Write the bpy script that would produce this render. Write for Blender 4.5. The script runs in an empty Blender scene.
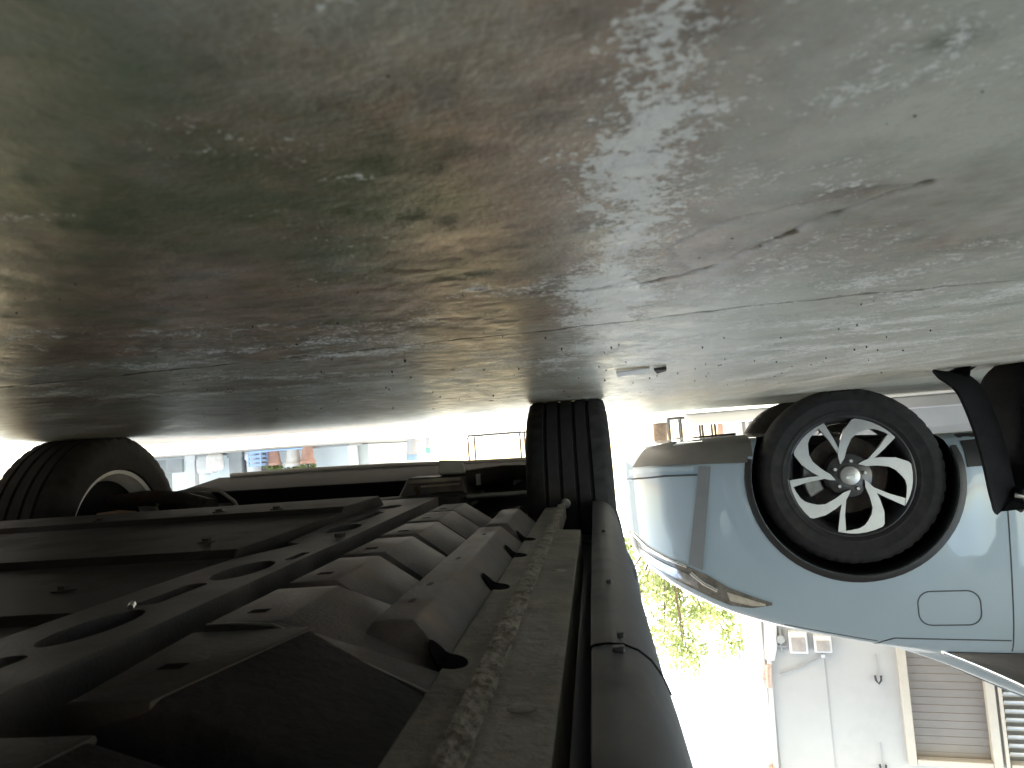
import bpy, bmesh, math, random
import numpy as np
from mathutils import Vector, Matrix
from mathutils.bvhtree import BVHTree
R = math.radians
random.seed(7); rng = np.random.default_rng(7)
sc = bpy.context.scene
COL = sc.collection

# ------------------------------------------------------------------ helpers
def link(o, parent=None):
    COL.objects.link(o)
    if parent is not None: o.parent = parent
    return o
def tag(o, label=None, cat=None, group=None, kind=None):
    if label: o['label'] = label
    if cat: o['category'] = cat
    if group: o['group'] = group
    if kind: o['kind'] = kind
    return o
def thing(name, label, cat, loc=(0, 0, 0), rz=0.0, group=None):
    o = bpy.data.objects.new(name, None); o.empty_display_size = .1
    o.location = loc; o.rotation_euler = (0, 0, rz)
    link(o); return tag(o, label, cat, group)
def mesh_obj(name, verts, faces, mats, parent=None, smooth=None, fmat=None, bevel=0, seg=2):
    me = bpy.data.meshes.new(name); me.from_pydata([tuple(v) for v in verts], [], [tuple(f) for f in faces]); me.update()
    if not isinstance(mats, (list, tuple)): mats = [mats]
    for m in mats: me.materials.append(m)
    if fmat is not None: me.polygons.foreach_set('material_index', fmat)
    o = bpy.data.objects.new(name, me); link(o, parent)
    finish(o, smooth, bevel, seg); return o
def bake(o):
    dg = bpy.context.evaluated_depsgraph_get()
    me = bpy.data.meshes.new_from_object(o.evaluated_get(dg))
    o.modifiers.clear(); o.data = me
def finish(o, smooth=None, bevel=0, seg=2):
    if bevel > 0:
        m = o.modifiers.new('b', 'BEVEL'); m.width = bevel; m.segments = seg; m.limit_method = 'ANGLE'; m.angle_limit = R(35)
        bake(o)
    if smooth is not None: set_smooth(o.data, smooth)
def set_smooth(me, ang=35):
    me.polygons.foreach_set('use_smooth', [True]*len(me.polygons))
    bm = bmesh.new(); bm.from_mesh(me)
    for e in bm.edges:
        if len(e.link_faces) == 2: e.smooth = e.calc_face_angle(0) < R(ang)
        else: e.smooth = False
    bm.to_mesh(me); bm.free()
class MB:
    def __init__(s): s.v = []; s.f = []; s.m = []
    def add(s, vs, fs, mi=0):
        b = len(s.v); s.v += [tuple(v) for v in vs]; s.f += [tuple(i+b for i in f) for f in fs]; s.m += [mi]*len(fs); return s
    def box(s, c, d, rz=0, M=None, mi=0):
        x, y, z = [k/2 for k in d]
        vs = [Vector((a*x, b*y, e*z)) for e in (-1, 1) for a, b in ((-1, -1), (1, -1), (1, 1), (-1, 1))]
        m = M if M is not None else Matrix.Rotation(rz, 3, 'Z')
        vs = [m @ v + Vector(c) for v in vs]
        return s.add(vs, [(3, 2, 1, 0), (4, 5, 6, 7), (0, 1, 5, 4), (1, 2, 6, 5), (2, 3, 7, 6), (3, 0, 4, 7)], mi)
    def hexa(s, b, t, mi=0):   # bottom quad (ccw from above), top quad
        return s.add(list(b)+list(t), [(3, 2, 1, 0), (4, 5, 6, 7), (0, 1, 5, 4), (1, 2, 6, 5), (2, 3, 7, 6), (3, 0, 4, 7)], mi)
    def tube(s, pts, r, n=10, mi=0, cap=True):
        pts = [Vector(p) for p in pts]; rs = r if isinstance(r, (list, tuple)) else [r]*len(pts)
        base = len(s.v); prev = None
        for i, p in enumerate(pts):
            d = (pts[min(i+1, len(pts)-1)]-pts[max(i-1, 0)]).normalized()
            if prev is None: a = d.orthogonal().normalized()
            else: a = (prev - d*prev.dot(d)).normalized()
            prev = a; b = d.cross(a)
            for k in range(n):
                t = 2*math.pi*k/n; s.v.append(tuple(p + (a*math.cos(t)+b*math.sin(t))*rs[i]))
        for i in range(len(pts)-1):
            for k in range(n):
                q = base+i*n; s.f.append((q+k, q+(k+1) % n, q+n+(k+1) % n, q+n+k)); s.m.append(mi)
        if cap:
            s.f.append(tuple(base+k for k in reversed(range(n)))); s.m.append(mi)
            q = base+(len(pts)-1)*n; s.f.append(tuple(q+k for k in range(n))); s.m.append(mi)
        return s
    def lathe(s, prof, n=48, axis='Y', c=(0, 0, 0), mi=0, close=False, mod=None):
        # prof: list of (r, h) along axis
        base = len(s.v); L = len(prof)
        for k in range(n):
            t = 2*math.pi*k/n; ct, st = math.cos(t), math.sin(t)
            for j, (r, h) in enumerate(prof):
                if mod: r = mod(k, j, r)
                if axis == 'Y': p = (r*ct, h, r*st)
                elif axis == 'Z': p = (r*ct, r*st, h)
                else: p = (h, r*ct, r*st)
                s.v.append((p[0]+c[0], p[1]+c[1], p[2]+c[2]))
        jj = L if close else L-1
        for k in range(n):
            k2 = (k+1) % n
            for j in range(jj):
                j2 = (j+1) % L
                s.f.append((base+k*L+j, base+k*L+j2, base+k2*L+j2, base+k2*L+j)); s.m.append(mi)
        return s
    def build(s, name, mats, parent=None, smooth=None, bevel=0, seg=2, fix=True):
        o = mesh_obj(name, s.v, s.f, mats, parent, None, s.m)
        if fix:
            bm = bmesh.new(); bm.from_mesh(o.data); bmesh.ops.recalc_face_normals(bm, faces=bm.faces); bm.to_mesh(o.data); bm.free()
        finish(o, smooth, bevel, seg); return o
def plate(name, outer, holes, z0, th, mat, parent, bevel=.003, to3=None):
    """flat plate with holes, outline in 2-D, extruded th, through a filled curve"""
    cu = bpy.data.curves.new(name, 'CURVE'); cu.dimensions = '2D'; cu.fill_mode = 'BOTH'; cu.extrude = th/2; cu.bevel_depth = 0
    for loop in [outer]+holes:
        sp = cu.splines.new('POLY'); sp.points.add(len(loop)-1); sp.use_cyclic_u = True
        for i, (x, y) in enumerate(loop): sp.points[i].co = (x, y, 0, 1)
    t = bpy.data.objects.new(name+'_c', cu); COL.objects.link(t)
    dg = bpy.context.evaluated_depsgraph_get(); me = bpy.data.meshes.new_from_object(t.evaluated_get(dg))
    bpy.data.objects.remove(t)
    bm = bmesh.new(); bm.from_mesh(me); bmesh.ops.remove_doubles(bm, verts=bm.verts, dist=1e-5); bmesh.ops.recalc_face_normals(bm, faces=bm.faces)
    for v in bm.verts: v.co.z += z0 + th/2
    bm.to_mesh(me); bm.free(); me.materials.clear(); me.materials.append(mat)
    o = bpy.data.objects.new(name, me); link(o, parent); finish(o, 35, bevel, 2); return o
def oval(cx, cy, rx, ry, n=28): return [(cx+rx*math.cos(2*math.pi*k/n), cy+ry*math.sin(2*math.pi*k/n)) for k in range(n)]
def slot(x0, x1, y0, y1, r, n=5):
    out = []
    for cx, cy, a in ((x1-r, y1-r, 0), (x0+r, y1-r, 90), (x0+r, y0+r, 180), (x1-r, y0+r, 270)):
        for k in range(n+1):
            t = R(a+90*k/n); out.append((cx+r*math.cos(t), cy+r*math.sin(t)))
    return out
def pchip(xs, ys):
    xs = np.array(xs, float); ys = np.array(ys, float); h = np.diff(xs); d = np.diff(ys)/h
    m = np.zeros_like(ys); m[0] = d[0]; m[-1] = d[-1]
    for i in range(1, len(xs)-1):
        if d[i-1]*d[i] > 0:
            w1 = 2*h[i]+h[i-1]; w2 = h[i]+2*h[i-1]; m[i] = (w1+w2)/(w1/d[i-1]+w2/d[i])
    def f(x):
        x = min(max(x, xs[0]), xs[-1]); i = min(max(int(np.searchsorted(xs, x)-1), 0), len(h)-1)
        t = (x-xs[i])/h[i]; t2 = t*t; t3 = t2*t
        return (2*t3-3*t2+1)*ys[i]+(t3-2*t2+t)*h[i]*m[i]+(-2*t3+3*t2)*ys[i+1]+(t3-t2)*h[i]*m[i+1]
    return f
def vnoise(x, y, seed=0):
    xi = np.floor(x).astype(np.int64); yi = np.floor(y).astype(np.int64); xf = x-xi; yf = y-yi
    def hsh(a, b):
        n = (a*374761393 + b*668265263 + seed*1442695041) & 0xffffffff
        n = ((n ^ (n >> 13))*1274126177) & 0xffffffff
        return ((n ^ (n >> 16)) & 0xffff)/65535.0
    u = xf*xf*(3-2*xf); v = yf*yf*(3-2*yf)
    return (hsh(xi, yi)*(1-u)+hsh(xi+1, yi)*u)*(1-v)+(hsh(xi, yi+1)*(1-u)+hsh(xi+1, yi+1)*u)*v
def fbm(x, y, sc_, oct=4, seed=0):
    s = 0; a = .5; t = 0
    for o in range(oct):
        s = s+a*vnoise(x*sc_+17.3*o, y*sc_-9.1*o, seed+o); t += a; a *= .5; sc_ *= 2.1
    return s/t

# ------------------------------------------------------------------ materials
def mat(name, col, rough=.5, metal=0, spec=.5, coat=0, bump=0, bscale=40, var=0, vscale=8, dirt=None, dscale=5, dlo=.5, dhi=.7, rvar=0, coat_r=.05):
    m = bpy.data.materials.new(name); m.use_nodes = True; nt = m.node_tree; N = nt.nodes; L = nt.links
    p = N['Principled BSDF']
    p.inputs['Base Color'].default_value = (*col, 1); p.inputs['Roughness'].default_value = rough
    p.inputs['Metallic'].default_value = metal; p.inputs['Specular IOR Level'].default_value = spec
    p.inputs['Coat Weight'].default_value = coat; p.inputs['Coat Roughness'].default_value = coat_r
    tc = N.new('ShaderNodeTexCoord')
    def noise(scale, det=6, ro=.6):
        n = N.new('ShaderNodeTexNoise'); n.inputs['Scale'].default_value = scale; n.inputs['Detail'].default_value = det; n.inputs['Roughness'].default_value = ro
        L.new(tc.outputs['Object'], n.inputs['Vector']); return n
    cs = None
    if var > 0:
        n = noise(vscale); mr = N.new('ShaderNodeMapRange'); mr.inputs[1].default_value = .3; mr.inputs[2].default_value = .7
        mr.inputs[3].default_value = 1-var; mr.inputs[4].default_value = 1+var; L.new(n.outputs['Fac'], mr.inputs[0])
        hv = N.new('ShaderNodeHueSaturation'); hv.inputs['Color'].default_value = (*col, 1); L.new(mr.outputs[0], hv.inputs['Value']); cs = hv.outputs[0]
    if dirt:
        n = noise(dscale, 8, .65); mr = N.new('ShaderNodeMapRange'); mr.inputs[1].default_value = dlo; mr.inputs[2].default_value = dhi; L.new(n.outputs['Fac'], mr.inputs[0])
        mx = N.new('ShaderNodeMix'); mx.data_type = 'RGBA'; L.new(mr.outputs[0], mx.inputs[0])
        if cs: L.new(cs, mx.inputs[6])
        else: mx.inputs[6].default_value = (*col, 1)
        mx.inputs[7].default_value = (*dirt, 1); cs = mx.outputs[2]
        rr = N.new('ShaderNodeMapRange'); rr.inputs[3].default_value = rough; rr.inputs[4].default_value = min(1, rough+.35); L.new(mr.outputs[0], rr.inputs[0]); L.new(rr.outputs[0], p.inputs['Roughness'])
    elif rvar > 0:
        n = noise(vscale*1.7); rr = N.new('ShaderNodeMapRange'); rr.inputs[1].default_value = .3; rr.inputs[2].default_value = .7; rr.inputs[3].default_value = rough-rvar; rr.inputs[4].default_value = rough+rvar
        L.new(n.outputs['Fac'], rr.inputs[0]); L.new(rr.outputs[0], p.inputs['Roughness'])
    if cs: L.new(cs, p.inputs['Base Color'])
    if bump > 0:
        n = noise(bscale, 5); b = N.new('ShaderNodeBump'); b.inputs['Strength'].default_value = bump; b.inputs['Distance'].default_value = .004
        L.new(n.outputs['Fac'], b.inputs['Height']); L.new(b.outputs[0], p.inputs['Normal'])
    return m
M = {}
M['rubber'] = mat('tyre rubber', (.017, .017, .018), .8, spec=.3, bump=.25, bscale=300, var=.3, vscale=30, dirt=(.045, .04, .036), dscale=9, dlo=.5, dhi=.85)
M['plastic'] = mat('sill plastic', (.052, .052, .058), .55, bump=.12, bscale=700, var=.2, vscale=14, dirt=(.095, .092, .09), dscale=16, dlo=.52, dhi=.9)
M['tray'] = mat('undertray grey', (.078, .072, .076), .5, bump=.35, bscale=260, var=.3, vscale=18, dirt=(.20, .16, .13), dscale=14, dlo=.46, dhi=.78)
M['pan'] = mat('floor pan coat', (.026, .023, .023), .65, spec=.3, bump=.3, bscale=160, var=.35, vscale=9, dirt=(.05, .036, .028), dscale=7, dlo=.5, dhi=.8)
M['holedark'] = mat('deep hole', (.004, .004, .004), .95, spec=.05, var=.3, vscale=20)  # flat black standing in for the dark inside holes and rib gaps
M['pocket'] = mat('black pocket shade', (.013, .0115, .013), .7, spec=.3, bump=.5, bscale=90, var=.5, vscale=18, dirt=(.05, .04, .033), dscale=26, dlo=.56, dhi=.85)
M['railm'] = mat('rail coat', (.058, .053, .053), .55, bump=.3, bscale=220, var=.35, vscale=14, dirt=(.13, .105, .088), dscale=9, dlo=.5, dhi=.8)
M['silver'] = mat('silver wheel paint', (.85, .85, .87), .4, metal=.1, var=.1, vscale=20)
M['matte'] = mat('matte undertray', (.010, .010, .012), .85, spec=.12, bump=.2, bscale=200, var=.3, vscale=8)
M['black'] = mat('black trim', (.012, .012, .014), .45, bump=.08, bscale=500, var=.3, vscale=10)
M['seal'] = mat('weathered sealer', (.31, .28, .235), .8, bump=.9, bscale=160, var=.4, vscale=35, dirt=(.13, .10, .075), dscale=45, dlo=.5, dhi=.66)
M['flange'] = mat('grimy flange', (.16, .145, .125), .55, bump=.6, bscale=90, var=.4, vscale=12, dirt=(.33, .295, .24), dscale=16, dlo=.42, dhi=.66)
M['iron'] = mat('rusty iron', (.05, .042, .038), .75, metal=.2, bump=.5, bscale=120, var=.35, vscale=30, dirt=(.07, .04, .028), dscale=20)
M['alu'] = mat('bare metal', (.5, .5, .5), .35, metal=1, bump=.1, bscale=200, var=.15, vscale=20)
M['machined'] = mat('machined alloy', (.43, .43, .44), .36, metal=.9, var=.06, vscale=30)
M['rimdark'] = mat('dark alloy pocket', (.06, .06, .065), .35, metal=.5, coat=.3, var=.2, vscale=20)
M['caliper'] = mat('cast caliper', (.25, .25, .25), .5, metal=.7, var=.2, vscale=40)
M['bodyblue'] = mat('pale blue paint', (.285, .36, .435), .38, coat=1, coat_r=.03, var=.02, vscale=2)
M['bodydark'] = mat('dark grey paint', (.03, .031, .036), .35, coat=1, var=.04, vscale=2)
M['skirt'] = mat('grey bumper skirt', (.10, .095, .09), .55, bump=.1, bscale=400, var=.15, vscale=9)
M['blade'] = mat('bumper blade', (.165, .175, .195), .4, coat=.3, var=.1, vscale=9)
M['gap'] = mat('panel gap', (.05, .06, .07), .7, var=.2, vscale=40)
M['glassdark'] = mat('dark window glass', (.01, .011, .013), .05, spec=.6, coat=.5, var=.2, vscale=3)
M['chrome'] = mat('bright trim', (.85, .85, .86), .12, metal=1, var=.04, vscale=20)
M['lampclear'] = mat('lamp lens', (.42, .42, .44), .12, metal=.6, coat=1, var=.5, vscale=28)
M['lampdark'] = mat('lamp housing', (.13, .12, .11), .2, coat=1, var=.5, vscale=24)
M['amber'] = mat('amber reflector', (.40, .36, .31), .25, coat=1, var=.2, vscale=40)
M['bag'] = mat('black bag fabric', (.008, .008, .009), .85, spec=.15, bump=.5, bscale=350, var=.4, vscale=22)
M['bagpatch'] = mat('grey bag patch', (.07, .07, .10), .6, bump=.3, bscale=300, var=.2, vscale=30)
M['wall'] = mat('white wall render', (.43, .41, .385), .85, bump=.25, bscale=60, var=.05, vscale=2.5, dirt=(.34, .315, .29), dscale=1.6, dlo=.55, dhi=.95)
M['cream'] = mat('cream frame paint', (.50, .44, .36), .6, bump=.1, bscale=80, var=.08, vscale=6)
M['shutter'] = mat('taupe shutter', (.21, .18, .155), .65, bump=.1, bscale=100, var=.08, vscale=5)
M['white'] = mat('white paint', (.62, .60, .58), .6, bump=.08, bscale=60, var=.05, vscale=5)
M['copper'] = mat('copper joint', (.58, .40, .30), .45, metal=.5, var=.25, vscale=40)
M['foam'] = mat('pipe foam', (.75, .70, .64), .9, bump=.6, bscale=60, var=.12, vscale=15)
M['brownbox'] = mat('brown box', (.37, .325, .295), .6, var=.2, vscale=14)
M['bark'] = mat('bark', (.14, .10, .07), .9, bump=.8, bscale=40, var=.3, vscale=14)
M['facade'] = mat('teal white facade', (.74, .78, .75), .8, bump=.15, bscale=50, var=.06, vscale=3)
M['grey'] = mat('grey paint', (.33, .33, .32), .7, bump=.1, bscale=80, var=.12, vscale=6)
M['terra'] = mat('terracotta', (.52, .30, .23), .8, bump=.2, bscale=90, var=.2, vscale=12)
M['bluep'] = mat('blue plastic', (.33, .46, .68), .4, var=.1, vscale=9)
M['greenp'] = mat('green plastic', (.28, .58, .48), .4, var=.1, vscale=9)
M['darkmetal'] = mat('dark painted metal', (.06, .058, .055), .5, metal=.4, var=.2, vscale=20)
M['roofm'] = mat('roof sheet', (.30, .29, .28), .6, var=.1, vscale=2)
M['blocker'] = mat('garage wall', (.16, .15, .14), .85, bump=.2, bscale=50, var=.1, vscale=3)
M['soil'] = mat('brown sacking', (.35, .24, .17), .9, bump=.5, bscale=50, var=.3, vscale=12)

def leaf_mat():
    m = bpy.data.materials.new('leaves'); m.use_nodes = True; nt = m.node_tree; N = nt.nodes; L = nt.links
    p = N['Principled BSDF']; p.inputs['Roughness'].default_value = .5
    g = N.new('ShaderNodeObjectInfo'); tc = N.new('ShaderNodeTexCoord'); n = N.new('ShaderNodeTexNoise'); n.inputs['Scale'].default_value = 2.3; n.inputs['Detail'].default_value = 3
    L.new(tc.outputs['Object'], n.inputs['Vector']); r = N.new('ShaderNodeValToRGB')
    r.color_ramp.elements[0].position = .35; r.color_ramp.elements[0].color = (.20, .26, .09, 1); r.color_ramp.elements[1].position = .65; r.color_ramp.elements[1].color = (.40, .43, .19, 1)
    L.new(n.outputs['Fac'], r.inputs[0]); L.new(r.outputs[0], p.inputs['Base Color'])
    t = N.new('ShaderNodeBsdfTranslucent'); L.new(r.outputs[0], t.inputs[0]); mx = N.new('ShaderNodeMixShader'); mx.inputs[0].default_value = .55
    L.new(p.outputs[0], mx.inputs[1]); L.new(t.outputs[0], mx.inputs[2]); L.new(mx.outputs[0], N['Material Output'].inputs[0]); return m
M['leaf'] = leaf_mat()

def ground_mat():
    m = bpy.data.materials.new('stained concrete'); m.use_nodes = True; nt = m.node_tree; N = nt.nodes; L = nt.links
    p = N['Principled BSDF']; tc = N.new('ShaderNodeTexCoord'); at = N.new('ShaderNodeAttribute'); at.attribute_name = 'stain'; at.attribute_type = 'GEOMETRY'
    sep = N.new('ShaderNodeSeparateColor'); L.new(at.outputs['Color'], sep.inputs[0])
    def noise(scale, det=8, ro=.6, dist=0):
        n = N.new('ShaderNodeTexNoise'); n.inputs['Scale'].default_value = scale; n.inputs['Detail'].default_value = det; n.inputs['Roughness'].default_value = ro; n.inputs['Distortion'].default_value = dist
        L.new(tc.outputs['Object'], n.inputs['Vector']); return n.outputs['Fac']
    def rng_(v, a, b, c=0, d=1):
        q = N.new('ShaderNodeMapRange'); q.inputs[1].default_value = a; q.inputs[2].default_value = b; q.inputs[3].default_value = c; q.inputs[4].default_value = d; L.new(v, q.inputs[0]); return q.outputs[0]
    def mixc(f, a, b, bt='MIX'):
        x = N.new('ShaderNodeMix'); x.data_type = 'RGBA'; x.blend_type = bt
        if hasattr(f, 'links'): L.new(f, x.inputs[0])
        else: x.inputs[0].default_value = f
        for s, i in ((a, 6), (b, 7)):
            if hasattr(s, 'links'): L.new(s, x.inputs[i])
            else: x.inputs[i].default_value = (*s, 1)
        return x.outputs[2]
    def mul(a, b):
        x = N.new('ShaderNodeMath'); x.operation = 'MULTIPLY'
        for s, i in ((a, 0), (b, 1)):
            if hasattr(s, 'links'): L.new(s, x.inputs[i])
            else: x.inputs[i].default_value = s
        return x.outputs[0]
    def addm(a, b):
        x = N.new('ShaderNodeMath'); x.operation = 'ADD'; L.new(a, x.inputs[0])
        if hasattr(b, 'links'): L.new(b, x.inputs[1])
        else: x.inputs[1].default_value = b
        return x.outputs[0]
    base = mixc(rng_(noise(9), .35, .65), (.36, .365, .295), (.45, .43, .345))
    base = mixc(rng_(noise(150, 6, .7), .52, .68, 0, .35), base, (.24, .21, .165))
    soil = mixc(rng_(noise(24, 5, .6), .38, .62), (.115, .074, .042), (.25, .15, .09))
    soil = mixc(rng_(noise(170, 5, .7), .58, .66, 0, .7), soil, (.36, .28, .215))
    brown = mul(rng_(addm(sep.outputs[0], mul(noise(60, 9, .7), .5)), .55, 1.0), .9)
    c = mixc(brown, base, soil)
    alg = mul(rng_(addm(sep.outputs[1], mul(noise(50, 9, .68), .5)), .62, 1.0), .75)
    c = mixc(alg, c, (.075, .10, .045))
    fl = rng_(addm(sep.outputs[2], mul(addm(mul(noise(330, 6, .7, .4), .55), mul(noise(95, 6, .65, .8), .45)), 1.7)), 1.24, 1.32)
    c = mixc(mul(fl, .95), c, mixc(noise(400), (.58, .555, .50), (.80, .77, .71)))
    ck = at.outputs['Alpha']
    c = mixc(rng_(ck, .1, .7, 0, .92), c, (.035, .025, .018))
    spk = rng_(noise(420, 3, .6), .66, .72); c = mixc(mul(spk, .55), c, (.07, .05, .04))
    L.new(c, p.inputs['Base Color'])
    r = rng_(noise(22), .3, .7, .27, .46); r = addm(r, mul(fl, .12)); L.new(r, p.inputs['Roughness'])
    p.inputs['Specular IOR Level'].default_value = .42
    h = addm(mul(noise(45, 9, .6), .35), addm(mul(noise(300, 6, .68), .6), mul(fl, .55)))
    b = N.new('ShaderNodeBump'); b.inputs['Strength'].default_value = .5; b.inputs['Distance'].default_value = .0022; L.new(h, b.inputs['Height']); L.new(b.outputs[0], p.inputs['Normal'])
    return m
M['ground'] = ground_mat()

# ------------------------------------------------------------------ ground: one sheet, finer where the camera lies
def graded(lo, hi, step, far, g=1.22):
    a = list(np.arange(lo, hi+step/2, step)); s = step; l = [a[0]]
    while l[-1] > -far: s *= g; l.append(l[-1]-s)
    s = step; h = [a[-1]]
    while h[-1] < far: s *= g; h.append(h[-1]+s)
    return np.array(sorted(l[1:])+a+h[1:])
def polydist(X, Y, pts):
    d = np.full(X.shape, 9.)
    for (ax, ay), (bx, by) in zip(pts[:-1], pts[1:]):
        t = np.clip(((X-ax)*(bx-ax)+(Y-ay)*(by-ay))/((bx-ax)**2+(by-ay)**2), 0, 1)
        d = np.minimum(d, np.hypot(X-ax-t*(bx-ax), Y-ay-t*(by-ay)))
    return d
def make_ground():
    xs = graded(-.42, .62, .0032, 200, 1.16); ys = graded(.10, .98, .0032, 200, 1.16)
    X, Y = np.meshgrid(xs, ys); n = X.shape
    near = np.clip(1-np.hypot(X-.1, Y-.5)/6, 0, 1)
    wx = X+.012*(fbm(X, Y, 30, 3, 50)-.5)+.004*(fbm(X, Y, 120, 3, 51)-.5); wy = Y+.014*(fbm(X, Y, 26, 3, 60)-.5)+.006*(fbm(X, Y, 110, 3, 61)-.5)
    joint = [(-3.4, .43), (-.9, .60), (-.363, .661), (-.152, .672), (-.015, .704), (.26, .748), (.652, .781), (2.0, .95), (4, 1.2)]
    crack = [(-.154, .352), (-.139, .365), (-.126, .385), (-.112, .418), (-.098, .450), (-.085, .483), (-.070, .505), (-.04, .52), (.0, .525), (.03, .515)]
    crack2 = [(-.154, .352), (-.128, .348), (-.1, .362), (-.072, .382), (-.05, .42), (-.055, .46), (-.07, .49)]
    crack3 = [(.435, .325), (.395, .325), (.378, .33), (.372, .34), (.40, .345), (.44, .35)]
    d1 = polydist(wx, wy, joint); d2 = polydist(wx, wy, crack); d3 = polydist(wx, wy, crack2); d4 = polydist(wx, wy, crack3)
    Z = .004*near*(fbm(X, Y, 3.5, 4, 1)-.5) + .0011*np.clip(near*1.5-.6, 0, 1)*(fbm(X, Y, 26, 3, 5)-.5) + .0008*np.clip(near*2-1, 0, 1)*(fbm(X, Y, 105, 2, 7)-.5)
    k1 = np.exp(-(d1/.0032)**2); k2 = np.exp(-(d2/.0019)**2)*(.4+.45*fbm(X, Y, 40, 2, 77)); k3 = np.exp(-(d3/.002)**2)*.5; k4 = np.exp(-(d4/.0015)**2)*.4
    Z -= .006*k1*near + .003*k2 + .0015*k3 + .0015*k4
    # step of the old screed beyond the joint
    side = (wy - np.interp(X, [p[0] for p in joint], [p[1] for p in joint]))
    Z -= .0012*near/(1+np.exp(np.clip(-side/.004, -50, 50)))
    Z -= Z.mean()*0
    # stains plus painted shade and sheen: mud, algae, flaking whitewash, dirt in the cracks
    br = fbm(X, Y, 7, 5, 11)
    under = np.clip((X+.06)/.12, 0, 1)  # extra brown under the car, adding its shade to the mud
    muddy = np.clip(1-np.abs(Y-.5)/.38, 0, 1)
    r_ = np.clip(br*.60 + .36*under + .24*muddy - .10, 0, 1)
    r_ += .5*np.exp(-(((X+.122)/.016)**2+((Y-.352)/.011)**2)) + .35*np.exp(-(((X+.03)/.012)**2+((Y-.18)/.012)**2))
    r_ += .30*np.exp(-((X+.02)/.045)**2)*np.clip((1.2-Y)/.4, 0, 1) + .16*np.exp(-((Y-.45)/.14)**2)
    al = fbm(X, Y, 16, 5, 21)*.75 + .35*np.clip((X-.02)/.1, 0, 1)*np.clip((.48-Y)/.2, 0, 1)-.06
    al += .45*np.exp(-(((X+.105)/.012)**2+((Y-.213)/.006)**2))
    strip = np.exp(-((X+.024)/(.012+.035*Y))**2)*np.clip((1.15-Y)/.4, 0, 1)  # flake streak laid where the sky gap reflects, painting its sheen
    fl = fbm(X, Y, 18, 4, 31)*.5 + .30*strip - .05*under + .10*np.clip((Y-.4)/.3, 0, 1)
    fl += .3*np.exp(-(((X-.075)/.02)**2+((Y-.265)/.006)**2))
    ck = np.clip(k1*2.2*(.5+fbm(X, Y, 9, 3, 41)) + k2*.85 + k3 + k4, 0, 1)
    V = np.stack([X, Y, Z], -1).reshape(-1, 3)
    ny, nx = n; idx = np.arange(ny*nx).reshape(ny, nx)
    F = np.stack([idx[:-1, :-1], idx[:-1, 1:], idx[1:, 1:], idx[1:, :-1]], -1).reshape(-1, 4)
    me = bpy.data.meshes.new('ground'); me.vertices.add(len(V)); me.vertices.foreach_set('co', V.ravel())
    me.loops.add(F.size); me.loops.foreach_set('vertex_index', F.ravel()); me.polygons.add(len(F))
    me.polygons.foreach_set('loop_start', np.arange(0, F.size, 4)); me.polygons.foreach_set('loop_total', np.full(len(F), 4)); me.update(calc_edges=True); me.validate()
    ca = me.attributes.new('stain', 'FLOAT_COLOR', 'POINT')
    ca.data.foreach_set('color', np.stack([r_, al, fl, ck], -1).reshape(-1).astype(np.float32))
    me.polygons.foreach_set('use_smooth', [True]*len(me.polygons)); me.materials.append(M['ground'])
    o = bpy.data.objects.new('ground', me); link(o); tag(o, kind='structure')
make_ground()

mb = MB()
for k in range(190):
    y = .17+1.9*random.random()**1.5; x = random.uniform(-.30, .42)*(.45+y); r = random.uniform(.0004, .0010)*(.6+.6*y); b0 = len(mb.v); n = 6; hh = r*random.uniform(.5, 1.1)
    top = [(x+random.uniform(-.2, .2)*r, y, hh)]; ring = [(x+r*random.uniform(.7, 1.3)*math.cos(6.283*q/n), y+r*random.uniform(.7, 1.3)*math.sin(6.283*q/n), 0) for q in range(n)]; mid = [(x+(p[0]-x)*.85, y+(p[1]-y)*.85, hh*random.uniform(.5, .8)) for p in ring]
    ring = [(p[0], p[1], -.003) for p in ring]
    mb.add(ring+mid+top, [(q, (q+1) % n, n+(q+1) % n, n+q) for q in range(n)]+[(n+q, n+(q+1) % n, 2*n) for q in range(n)], 0)
tag(mb.build('grit', [M['iron']], None, 60), 'small dark crumbs of grit strewn over the stained concrete', 'grit', kind='stuff')
o = thing('paper_scrap', 'small pale torn scrap lying on the concrete near the front tyre', 'scrap', (-.075, 1.26, 0), .2)
mb = MB(); mb.add([(-.03, -.03, .001), (.025, -.025, .002), (.032, .02, .006), (-.02, .035, .002), (-.03, -.03, .003), (.025, -.025, .004), (.032, .02, .008), (-.02, .035, .004)], [(3, 2, 1, 0), (4, 5, 6, 7), (0, 1, 5, 4), (1, 2, 6, 5), (2, 3, 7, 6), (3, 0, 4, 7)]); mb.build('sheet', M['white'], o)
mb = MB(); mb.add([(-.055, -.02, .001), (-.035, -.02, .002), (-.035, .02, .005), (-.05, .02, .002), (-.055, -.02, .006), (-.035, -.02, .006), (-.035, .02, .009), (-.05, .02, .006)], [(3, 2, 1, 0), (4, 5, 6, 7), (0, 1, 5, 4), (1, 2, 6, 5), (2, 3, 7, 6), (3, 0, 4, 7)]); mb.build('folded_corner', M['iron'], o)

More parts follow.
